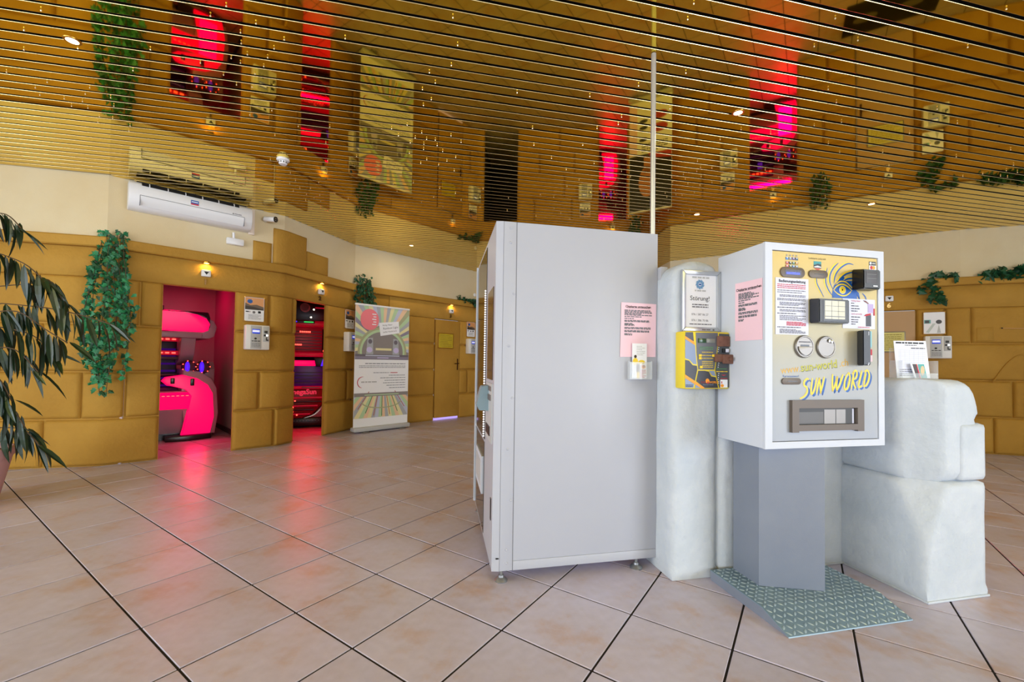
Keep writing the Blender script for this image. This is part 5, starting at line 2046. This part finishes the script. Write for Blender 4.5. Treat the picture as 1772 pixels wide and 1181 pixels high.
b.tube([(.272, -.012, 1.625), (.274, -.014, 1.58), (.283, -.016, 1.52), (.287, -.016, 1.44), (.279, -.016, 1.36), (.277, -.016, 1.276)], .0028, 6)
b.obj('cord', t, mat('grey_cable', '#a9b0b6', .5))

# ================================================================== KIOSK
KX0, KX1, KY0, KY1, KZ0, KZ1 = .163, .802, -.425, -.128, .75, 1.637
KIOSK_NOTES = []
ki = kthing('ticket_kiosk', 'white metal chip card kiosk with yellow eye emblem on a grey pedestal', 'kiosk', .48, -.27)
b = M()
b.box(KX0, KX1, KY0 + .012, KY1, KZ0, KZ1, .004)
b.obj('cabinet', ki, PWHITE)
fx0, fx1, fz0, fz1 = KX0 + .036, KX1 - .032, KZ0 + .029, KZ1 - .032
for nm_, bx in (('left', (KX0, fx0, KZ0, KZ1)), ('right', (fx1, KX1, KZ0, KZ1)), ('top', (fx0, fx1, fz1, KZ1)), ('bottom', (fx0, fx1, KZ0, fz0))):
    b = M()
    b.box(bx[0], bx[1], KY0, KY0 + .014, bx[2], bx[3])
    b.obj('door_surround', ki, PWHITE)
YF = KY0 + .004
PANELG = gradient_mat('printed_front_gradient', [(fz0, '#a6acb6'), (fz0 + .20, '#a9adb0'), (fz0 + .40, '#b1ae9d'), (fz0 + .62, '#ccbc86'), (fz1, '#d4ba72')], .45)
b = M()
b.box(fx0 + .003, fx1 - .003, YF, YF + .012, fz0 + .003, fz1 - .003)
b.obj('front_panel', ki, PANELG)
b = M()
b.box(fx0, fx1, YF + .006, YF + .011, fz0, fz1)
b.obj('panel_gap', ki, BLACK)

# base ramp (thing of its own)
rp = kthing('tread_plate_ramp', 'sloping chequer plate base ramp under the kiosk', 'ramp', .52, -.27)
b = M()
b.prism([(-.02, 0.0), (-.50, 0.0), (-.497, .003), (-.360, .046), (-.02, .046)], 'x', .207, .850, GREYP)
b.obj('ramp_body', rp)
b = M()
b.prism([(-.02, .0465), (-.360, .0465), (-.4985, .003), (-.5005, .0008), (-.4985, .0045), (-.3595, .0505), (-.02, .0505)], 'x', .206, .852, TEAL)
b.obj('plate', rp, tri=True)
b = M()
def lozenge(bm_, u_, w_, ang, zf):
    L_, W_, H_ = .0135, .0042, .0022
    ca_, sa_ = math.cos(ang), math.sin(ang)
    pts = [(-L_, 0), (-L_ * .4, -W_), (L_ * .4, -W_), (L_, 0), (L_ * .4, W_), (-L_ * .4, W_)]
    ring, topv = [], []
    for px, py in pts:
        x, y = u_ + px * ca_ - py * sa_, w_ + px * sa_ + py * ca_
        ring.append(bm_.bm.verts.new((x, *zf(y, 0))))
        x, y = u_ + (px * ca_ - py * sa_) * .55, w_ + (px * sa_ + py * ca_) * .55
        topv.append(bm_.bm.verts.new((x, *zf(y, H_))))
    for k in range(6):
        bm_.bm.faces.new([ring[k], ring[(k + 1) % 6], topv[(k + 1) % 6], topv[k]])
    bm_.bm.faces.new(topv)
def plate_z(y, h):
    "distance along the plate from the back edge -> (v, z)"
    if y < .340:
        return (-.02 - y, .0506 + h)
    q = (y - .340) / .1475
    return (-.3597 - .1390 * q, .0506 - .046 * q + h)
rows_, cols_ = 18, 24
for r in range(rows_):
    for c in range(cols_):
        lozenge(b, .222 + c * .0270, .014 + r * .027, (PI / 4 if (r + c) % 2 else -PI / 4), plate_z)
b.obj('raised_lozenges', rp, TEALB, smooth=0, kind='stuff')

# things on the kiosk front: z, x straight from the panel
def bx(nm, x0, x1, z0, z1, d0, d1, m, bev=.002, par=None, label=None):
    b = M()
    b.box(x0, x1, YF - d1, YF - d0, z0, z1, bev)
    return b.obj(nm, par or ki, m, label=label)


def stadium(x0, x1, z0, z1, n=8):
    r = (z1 - z0) / 2
    return disc(x1 - r, (z0 + z1) / 2, r, r, n, -PI / 2, PI / 2) + [(x1 - r, z1)] + disc(x0 + r, (z0 + z1) / 2, r, r, n, PI / 2, 3 * PI / 2) + [(x0 + r, z0)]


for nm, x0, x1, z0, z1 in (('display_bezel', .240, .366, 1.490, 1.535), ('card_slot_upper', .388, .488, 1.495, 1.530), ('card_slot_lower', .247, .345, 1.025, 1.053)):
    b = M()
    b.prism(stadium(x0, x1, z0, z1), 'y', YF - .006, YF, bev=.001)
    p_ = b.obj(nm, ki, BRONZE)
    if nm == 'display_bezel':
        bx('display', .262, .346, 1.500, 1.523, .006, .0068, LCDDARK, 0, p_)
        sheet_print('display_print', p_, YF - .0072, [(LCDB, rect(.267, .338, 1.503, 1.513))])
    else:
        bx('slot', x0 + .028, x1 - .022, (z0 + z1) / 2 - .0015, (z0 + z1) / 2 + .0015, .005, .0068, BLACK, 0, p_)
PY = YF - .0006
rng = random.Random(6)
ICON = [mat('icon_' + c[1:], c, .5) for c in ('#2f4f6e', '#b03a3a', '#1d2a3a', '#3a6a50', '#b88a3a', '#c0485a', '#2a6a4a', '#2a7ac0', '#7a8aa0', '#5a4a8a')]
it = []
for r in range(4):
    for c in range(4):
        x_, z_ = .270 + c * .0168, 1.583 - r * .0155 - (.004 if r > 1 else 0)
        if r in (1, 2, 3):
            it.append((ICON[(r * 4 + c + 3) % 10], rect(x_, x_ + .0135, z_, z_ + .012)))
            it.append((PAPER, disc(x_ + .006, z_ + .008, .003, .003, 8)))
        else:
            it.append((ICON[8], disc(x_ + .006, z_ + .004, .004, .003, 8)))
it.sort(key=lambda q: (q[0] is PAPER, q[0].name))
sheet_print('sticker', ki, PY, it)
text('lettering', ki, 'Ladekarte jederzeit', .437, 1.5785, .0118, PY, mat('olive_brown_ink', '#5a4a20', .6), align='CENTER')
it = [(mat('shield_teal', '#2f8f94', .5), rect(.417, .458, 1.552, 1.570)), (mat('shield_dark', '#16323c', .5), [(.417, 1.553), (.417, 1.540), (.458, 1.540), (.458, 1.557), (.44, 1.560)]),
      (PAPER, [(.419, 1.543), (.457, 1.543), (.457, 1.546), (.438, 1.551), (.419, 1.546)]), (mat('shield_red', '#c0392b', .5), [(.419, 1.539), (.457, 1.539), (.438, 1.529)])]
sheet_print('shield_sticker', ki, PY, it)
it = [(BLACK, rect(.722, .762, 1.570, 1.588)), (PAPER, disc(.731, 1.580, .006, .006, 12)), (GPLASTIC, rect(.740, .758, 1.577, 1.582)), (PAPER, rect(.722, .762, 1.548, 1.570)),
      (INKR, disc(.735, 1.560, .0085, .0085, 16)), (INKO, disc(.748, 1.560, .0085, .0085, 16))]
sheet_print('payment_sticker', ki, PY, it)
sheet_print('side_stickers', ki, PY, [(mat('teal_sticker', '#4fb0a8', .5), rect(.737, .764, 1.46, 1.535)), (mat('teal_sticker2', '#7cc0cc', .5), rect(.688, .735, 1.195, 1.268)), (INKR, rect(.722, .737, 1.160, 1.186)), (PINKP, rect(.722, .737, 1.13, 1.158))])

# eye emblem with sweeping rays
arcs = [([(.491, 1.545), (.482, 1.51), (.483, 1.474), (.500, 1.441), (.524, 1.414)], .008), ([(.553, 1.571), (.525, 1.547), (.506, 1.515), (.504, 1.481), (.520, 1.451)], .009),
        ([(.636, 1.567), (.602, 1.570), (.560, 1.546), (.534, 1.513), (.526, 1.476)], .009), ([(.650, 1.537), (.602, 1.526), (.568, 1.506), (.541, 1.477)], .010),
        ([(.432, 1.497), (.435, 1.471), (.452, 1.442), (.472, 1.412)], .007), ([(.650, 1.506), (.605, 1.502), (.571, 1.486)], .010)]
it = []
for pts, w in arcs:
    it += [(INKY, q) for q in ribbon(smooth_line([(x - .0065, z + .002) for x, z in pts]), w * 1.05, .15)]
body = [(.515, 1.412), (.655, 1.412), (.652, 1.428), (.668, 1.406), (.674, 1.398), (.664, 1.440), (.650, 1.450), (.655, 1.480), (.640, 1.489), (.620, 1.481), (.628, 1.492), (.60, 1.492), (.572, 1.486),
        (.585, 1.503), (.580, 1.512), (.560, 1.500), (.548, 1.474), (.538, 1.480), (.526, 1.466), (.520, 1.45), (.516, 1.43)]
it += [(INKB, body)]
for pts, w in arcs:
    it += [(INKB, q) for q in ribbon(smooth_line(pts), w * .78, .15)]
for pts in ([(.650, 1.437), (.668, 1.412), (.675, 1.396)], [(.683, 1.440), (.700, 1.424), (.707, 1.405)]):
    it += [(INKB, q) for q in ribbon(smooth_line(pts), .006, .2)]
eye_u = [(.524, 1.447), (.540, 1.464), (.562, 1.474), (.585, 1.473), (.606, 1.463), (.625, 1.448)]
eye_l = [(.524, 1.447), (.545, 1.432), (.568, 1.424), (.592, 1.426), (.612, 1.438), (.620, 1.446)]
it += [(INKY, q) for q in ribbon(smooth_line(eye_u), .0068, .4)] + [(INKY, q) for q in ribbon(smooth_line(eye_l), .0055, .4)]
it += [(INKY, q) for q in ribbon(smooth_line([(.535, 1.472), (.560, 1.487), (.590, 1.486), (.615, 1.470), (.628, 1.458)]), .0055, .3)]
it += [(PAPERB, disc(.5725, 1.4495, .0185, .018, 22)), (INKY, disc(.5725, 1.4495, .0165, .0165, 22)), (INK, disc(.5715, 1.450, .0035, .0045, 12))]
sheet_print('eye_emblem', ki, PY, it)

# paper instructions
def paper(nm, label, x0, x1, z0, z1, m=PAPERB):
    t_ = kthing(nm, label, 'notice', (x0 + x1) / 2, YF, z0)
    KIOSK_NOTES.append(t_)
    b = M()
    b.box(x0, x1, YF - .0022, YF - .0012, z0, z1)
    b.obj('sheet', t_, m)
    return t_


t = paper('instruction_sheet', 'white instruction sheet taped left on the kiosk front', .217, .387, 1.241, 1.487)
text('heading', t, 'Bedienungsanleitung', .302, 1.468, .0170, YF - .0028, INK, align='CENTER', bold=.0004)
it = []
for z0_, z1_, n_, m_, x_ in ((1.440, 1.462, 3, INKR, .225), (1.420, 1.437, 2, INKG, .225), (1.404, 1.415, 2, INKG, .237), (1.388, 1.399, 2, INKG, .225), (1.366, 1.383, 3, INKG, .237), (1.355, 1.362, 1, INK, .225), (1.340, 1.351, 2, INKG, .237),
                             (1.329, 1.336, 1, INK, .225), (1.302, 1.326, 4, INKG, .237), (1.280, 1.298, 4, INKR, .272), (1.270, 1.276, 1, INK, .225), (1.246, 1.266, 4, INKG, .237)):
    it += word_lines(rng, x_, .376, z0_, z1_, n_, .0034, m_, .97)
it.sort(key=lambda q: q[0].name)
sheet_print('lettering', t, YF - .0026, it)
t = paper('instruction_sheet', 'white photo leaflet with red headings right on the kiosk front', .572, .752, 1.278, 1.412)
it = [(mat('leaflet_lilac', '#b7a3cf', .5), rect(.712, .742, 1.352, 1.392)), (CHARP, rect(.700, .730, 1.290, 1.342)), (INKR, [(.688, 1.336), (.700, 1.345), (.728, 1.350), (.728, 1.343), (.702, 1.336)]), (mat('leaflet_brown', '#7a4030', .5), [(.684, 1.408), (.70, 1.406), (.718, 1.394), (.712, 1.392), (.690, 1.402)])]
it += [(INKR, rect(.742, .750, 1.340, 1.372))]
for z_ in (1.392, 1.380, 1.368, 1.357, 1.330, 1.318, 1.308, 1.298):
    it += word_lines(rng, .618, .618 + rng.uniform(.02, .05), z_ - .004, z_ + .004, 1, .0038, INK, 1, False)
it += word_lines(rng, .655, .72, 1.281, 1.289, 1, .003, INKR, 1, False)
it.sort(key=lambda q: q[0].name)
sheet_print('picture', t, YF - .0026, it)
text('heading', t, 'richtig lesen', .618, 1.400, .0105, YF - .0032, INKR)
text('heading', t, 'card correctly', .618, 1.341, .0105, YF - .0032, INKR)

# terminals
def sloped_box(nm, x0, x1, z0, z1, d, xf0, xf1, zf0, zf1, m):
    b = M()
    A = [b.bm.verts.new(p_) for p_ in ((x0, YF, z0), (x1, YF, z0), (x1, YF, z1), (x0, YF, z1))]
    B = [b.bm.verts.new(p_) for p_ in ((xf0, YF - d, zf0), (xf1, YF - d, zf0), (xf1, YF - d, zf1), (xf0, YF - d, zf1))]
    fs = [b.bm.faces.new(A), b.bm.faces.new(B[::-1])]
    for k in range(4):
        fs.append(b.bm.faces.new([A[k], B[k], B[(k + 1) % 4], A[(k + 1) % 4]]))
    bmesh.ops.bevel(b.bm, geom=list(b.bm.edges), offset=.004, segments=2, affect='EDGES')
    return b.obj(nm, ki, m)


p_ = sloped_box('touch_unit', .392, .566, 1.294, 1.402, .05, .392, .553, 1.294, 1.397, DPLASTIC)
bx('screen_glass', .412, .537, 1.300, 1.392, .0495, .0508, BLACK, 0, p_)
bx('touch_screen', .420, .526, 1.310, 1.389, .0508, .0516, TOUCH, 0, p_)
it = []
for k in range(1, 3):
    it.append((INKG, rect(.420 + .106 * k / 3 - .0007, .420 + .106 * k / 3 + .0007, 1.310, 1.389)))
for z_ in (1.321, 1.344, 1.366):
    it.append((INKG, rect(.420, .526, z_ - .0007, z_ + .0007)))
it.append((SLATEP, rect(.420, .526, 1.3195, 1.3225)))
sheet_print('screen_grid', p_, YF - .0519, it)
p_ = sloped_box('payment_terminal', .625, .735, 1.452, 1.545, .075, .598, .690, 1.446, 1.530, BLACK)
bx('terminal_screen', .610, .672, 1.470, 1.522, .0745, .0758, mat('brown_black_screen', '#3a322e', .2), 0, p_)
sheet_print('terminal_print', p_, YF - .0762, [(LCDGREY, rect(.616, .666, 1.508, 1.5095)), (LCDGREY, rect(.616, .666, 1.49, 1.4915)), (PAPER, rect(.648, .672, 1.456, 1.461))])
p_ = sloped_box('card_reader', .652, .690, 1.112, 1.268, .05, .625, .668, 1.112, 1.268, DPLASTIC)
sheet_print('reader_print', p_, YF - .0505, [(PAPER, rect(.654, .6565, 1.245, 1.262)), (PAPER, disc(.655, 1.122, .003, .003, 8)), (PAPER, disc(.652, 1.116, .003, .003, 8))])
for x_, kind_ in ((.362, 0), (.4775, 1)):
    b = M()
    b.lathe([(.0495, 0.0), (.0495, -.006), (.046, -.010), (.042, -.010), (.040, -.008), (.002, -.008)], (x_, YF, 1.1905), 40, 'y')
    p_ = b.obj('round_coin_insert', ki, STEEL)
    if kind_ == 0:
        b = M()
        b.prism(disc(x_, 1.190, .036, .036, 26, PI, 2 * PI) + [(x_ + .036, 1.190)], 'y', YF - .013, YF - .0085, bev=.001)
        b.obj('coin_flap', p_, STEEL)
        sheet_print('coin_opening', p_, YF - .0088, [(BLACK, rect(x_ - .022, x_ + .022, 1.1905, 1.199)), (INKG, rect(x_ - .03, x_ + .03, 1.208, 1.213))])
    else:
        b = M()
        b.lathe([(.007, 0), (.007, -.006), (.003, -.007)], (x_ + .012, YF - .008, 1.218), 14, 'y')
        b.lathe([(.006, 0), (.006, -.006), (.003, -.007)], (x_ + .024, YF - .008, 1.214), 14, 'y')
        b.obj('return_button', p_, CHROME)
        sheet_print('return_slot', p_, YF - .0083, [(BLACK, disc(x_ + .016, 1.222, .016, .006, 14))])
text('lettering', ki, 'www.', .246, 1.0705, .047, PY, mat('pale_gold_ink', '#d2a21a', .5), rot=.105, sx=.92)
text('lettering', ki, 'sun-world', .3495, 1.0805, .050, PY + .0002, mat('dark_olive_shadow', '#4e5414', .5), rot=.105, bold=.0013, sx=.96)
text('lettering', ki, 'sun-world', .348, 1.0825, .050, PY, mat('olive_yellow_ink', '#b9b41e', .5), rot=.105, bold=.0006, sx=.96)
text('lettering', ki, '.ch', .555, 1.1045, .048, PY, mat('pale_gold_ink', '#d2a21a', .5), rot=.105, sx=.92)
text('lettering', ki, 'Kartenauswurf', .2965, 1.0565, .0140, PY, INKB, align='CENTER')

# brush lettering
ST = {
    'S': [[(.62, .93), (.45, 1.0), (.22, .86), (.24, .66), (.52, .52), (.60, .30), (.36, .06), (.0, -.05)]],
    'U': [[(.10, .95), (.12, .30), (.22, .02), (.42, .02), (.62, .35), (.78, .98)]],
    'N': [[(.02, .0), (.14, .95)], [(.14, .95), (.30, .60), (.52, .02)], [(.52, .02), (.68, 1.0)]],
    'W': [[(.02, 1.0), (.10, .50), (.20, .0)], [(.20, .0), (.34, .40), (.44, .88)], [(.44, .88), (.46, .40), (.54, .04)], [(.54, .04), (.72, .45), (.88, 1.0)]],
    'O': [[(.42, .98), (.16, .78), (.06, .40), (.18, .05), (.40, .02), (.62, .30), (.66, .70), (.50, .97), (.36, .96)]],
    'R': [[(.10, .0), (.20, .95)], [(.02, .80), (.30, 1.0), (.58, .92), (.56, .66), (.24, .48)], [(.24, .48), (.44, .22), (.72, .02)]],
    'L': [[(.30, 1.0), (.16, .50), (.06, .03)], [(.06, .03), (.28, .0), (.52, .10)]],
    'D': [[(.20, .95), (.10, .02)], [(.0, .92), (.34, 1.0), (.66, .72), (.62, .34), (.38, .05), (.10, -.02)]],
}
LETTERS = [('S', .343, .968, .056, .083), ('U', .394, .985, .036, .072), ('N', .428, .984, .046, .076), ('W', .503, .994, .066, .078), ('O', .574, 1.003, .044, .076), ('R', .613, 1.006, .044, .082), ('L', .655, 1.014, .040, .075), ('D', .682, 1.018, .046, .072)]
for word in (LETTERS[:3], LETTERS[3:]):
    it = []
    for col, dx, dz in ((INKB, .0105, -.0075), (INKY, 0, 0)):
        for ch, x_, z_, w_, h_ in word:
            for st in ST[ch]:
                pts = smooth_line([(x_ + (px * w_) + pz * h_ * .16 + dx, z_ + pz * h_ + dz) for px, pz in st], 5) if len(st) > 2 else [(x_ + px * w_ + pz * h_ * .16 + dx, z_ + pz * h_ + dz) for px, pz in st]
                if len(pts) == 2:
                    pts = [(pts[0][0] + (pts[1][0] - pts[0][0]) * k / 5, pts[0][1] + (pts[1][1] - pts[0][1]) * k / 5) for k in range(6)]
                it += [(col, q) for q in ribbon(pts, .0088, .5)]
    sheet_print('brush_lettering', ki, PY, it)

# delivery tray
b = M()
tx0, tx1, tz0, tz1 = .289, .672, .819, .958
for r_ in ((tx0, .324, tz0, tz1), (.636, tx1, tz0, tz1), (.324, .636, .923, tz1), (.324, .636, .825, .851)):
    b.box(r_[0], r_[1], YF - .016, YF + .001, r_[2], r_[3])
b.obj('tray_frame', ki, BRONZE)
b = M()
b.box(.324, .636, YF - .0012, YF - .0008, .851, .923, m=mat('tray_dark_metal', '#3b3a38', .5, .2))
b.box(.470, .530, YF - .002, YF - .0012, .853, .915, m=STEEL)
b.box(.534, .585, YF - .002, YF - .0012, .853, .915, m=STEEL)
b.box(.622, .630, YF - .003, YF - .0012, .853, .918, m=PAPERB)
b.box(.330, .465, YF - .002, YF - .0012, .856, .905, m=mat('tray_grey_metal', '#55524f', .45, .3))
b.obj('tray_flap', ki)

t = kthing('pink_notice', 'pink notice sheet on the left side of the kiosk cabinet', 'notice', KX0, -.33, 1.21, 'pink chip card notices')
# built on the side plane: own frame turned a quarter
t.rotation_euler = (0, 0, TH - PI / 2)
BASE[t] = (0, 0, 1.21)
KIOSK_NOTES.append(t)
pink_sheet(t, [(-.082, 1.218), (.082, 1.217), (.081, 1.484), (-.081, 1.486)], -.0015, -.060, .062, 1.265, 1.455, 7)

# set the cabinet to its full size and stand it flush with the wall behind
GROW = 1.0706
EYE_U, EYE_V = -1.278, -1.98


def enlarge(root):
    def rec(o):
        for c in o.children:
            if c.type == 'MESH':
                for v in c.data.vertices:
                    v.co = v.co * GROW
            rec(c)
    rec(root)
    bu, bv, bz = KPOS[root]
    p = KO + KU * ((bu - EYE_U) * GROW + EYE_U) + KV * ((bv - EYE_V) * GROW + EYE_V)
    root.location = (p.x, p.y, (bz - EYE) * GROW + EYE)
    return root


bpy.context.view_layer.update()
for o in [ki] + KIOSK_NOTES:
    enlarge(o)
ki.location.z = 0.0
for c in ki.children_recursive:
    for v in c.data.vertices:
        v.co.z += EYE - EYE * GROW
BASE[ki] = (0, 0, 0)
cu, cv = (.48 - EYE_U) * GROW + EYE_U, (-.27 - EYE_V) * GROW + EYE_V
b = M()
b.prism([(x - cu, y - cv) for x, y in ((.330, -.035), (.330, -.206), (.599, -.309), (.618, -.17), (.618, -.035))], 'z', .051, .735, bev=.003)
b.obj('pedestal', ki, GREYP)

# ================================================================== LEAFLET HOLDER on the counter
lh = kthing('leaflet_holder', 'clear acrylic leaflet holder on the white plaster counter', 'leaflet holder', 1.25, -.25, 1.047)
hx0, hx1, zt_ = 1.135, 1.375, 1.047
b = M()
b.box(hx0, hx1, -.262, -.260, zt_, zt_ + .030)
b.box(hx0, hx0 + .002, -.262, -.20, zt_, zt_ + .095)
b.box(hx1 - .002, hx1, -.262, -.20, zt_, zt_ + .095)
b.box(hx0, hx1, -.262, -.20, zt_ - .003, zt_)
b.box(hx0, hx1, -.202, -.20, zt_, zt_ + .16)
b.obj('clear_tray', lh, ACRYL)
t = kthing('price_list', 'white printed price table standing in the leaflet holder', 'leaflet', 1.25, -.23, 1.05)
b = M()
A_ = [(1.137, -.235, 1.05), (1.363, -.235, 1.05), (1.328, -.215, 1.262), (1.120, -.215, 1.256)]
b.prism([(1.140, 1.05), (1.362, 1.05), (1.332, 1.247), (1.118, 1.243)], 'y', -.235, -.233)
b.obj('sheet', t, PAPER)
it = [(PAPERB, rect(1.150, 1.330, 1.060, 1.205))]
for k in range(9):
    it.append((GPLASTIC, rect(1.142, 1.330, 1.112 + k * .0105, 1.113 + k * .0105)))
for k in range(6):
    it.append((GPLASTIC, rect(1.160 + k * .030, 1.161 + k * .030, 1.112, 1.197)))
it += word_lines(rng, 1.130, 1.322, 1.228, 1.240, 1, .008, INK, 1, False) + word_lines(rng, 1.19, 1.27, 1.218, 1.226, 1, .004, INKG, 1, False)
it += word_lines(rng, 1.23, 1.325, 1.202, 1.212, 1, .006, INKG, 1, False) + word_lines(rng, 1.155, 1.345, 1.06, 1.10, 4, .004, INKG, .9)
sheet_print('print', t, -.2355, it)
t = kthing('folded_leaflet', 'small colourful folded leaflet in front of the price table', 'leaflet', 1.26, -.25, 1.05)
b = M()
b.prism([(1.235, 1.05), (1.318, 1.05), (1.296, 1.126), (1.205, 1.126)], 'y', -.252, -.248)
b.obj('paper', t, PAPER)
it = [(mat('leaf_print_dark', '#3a2a24', .5), [(1.243, 1.052), (1.272, 1.052), (1.243, 1.124), (1.215, 1.124)]), (INKR, [(1.262, 1.052), (1.272, 1.052), (1.246, 1.124), (1.240, 1.124)]),
      (mat('leaf_print_teal', '#4aa6a0', .5), [(1.275, 1.052), (1.314, 1.052), (1.292, 1.124), (1.250, 1.124)]), (mat('leaf_print_sand', '#d0b88a', .5), disc(1.282, 1.09, .014, .026, 12))]
sheet_print('print', t, -.2525, it)
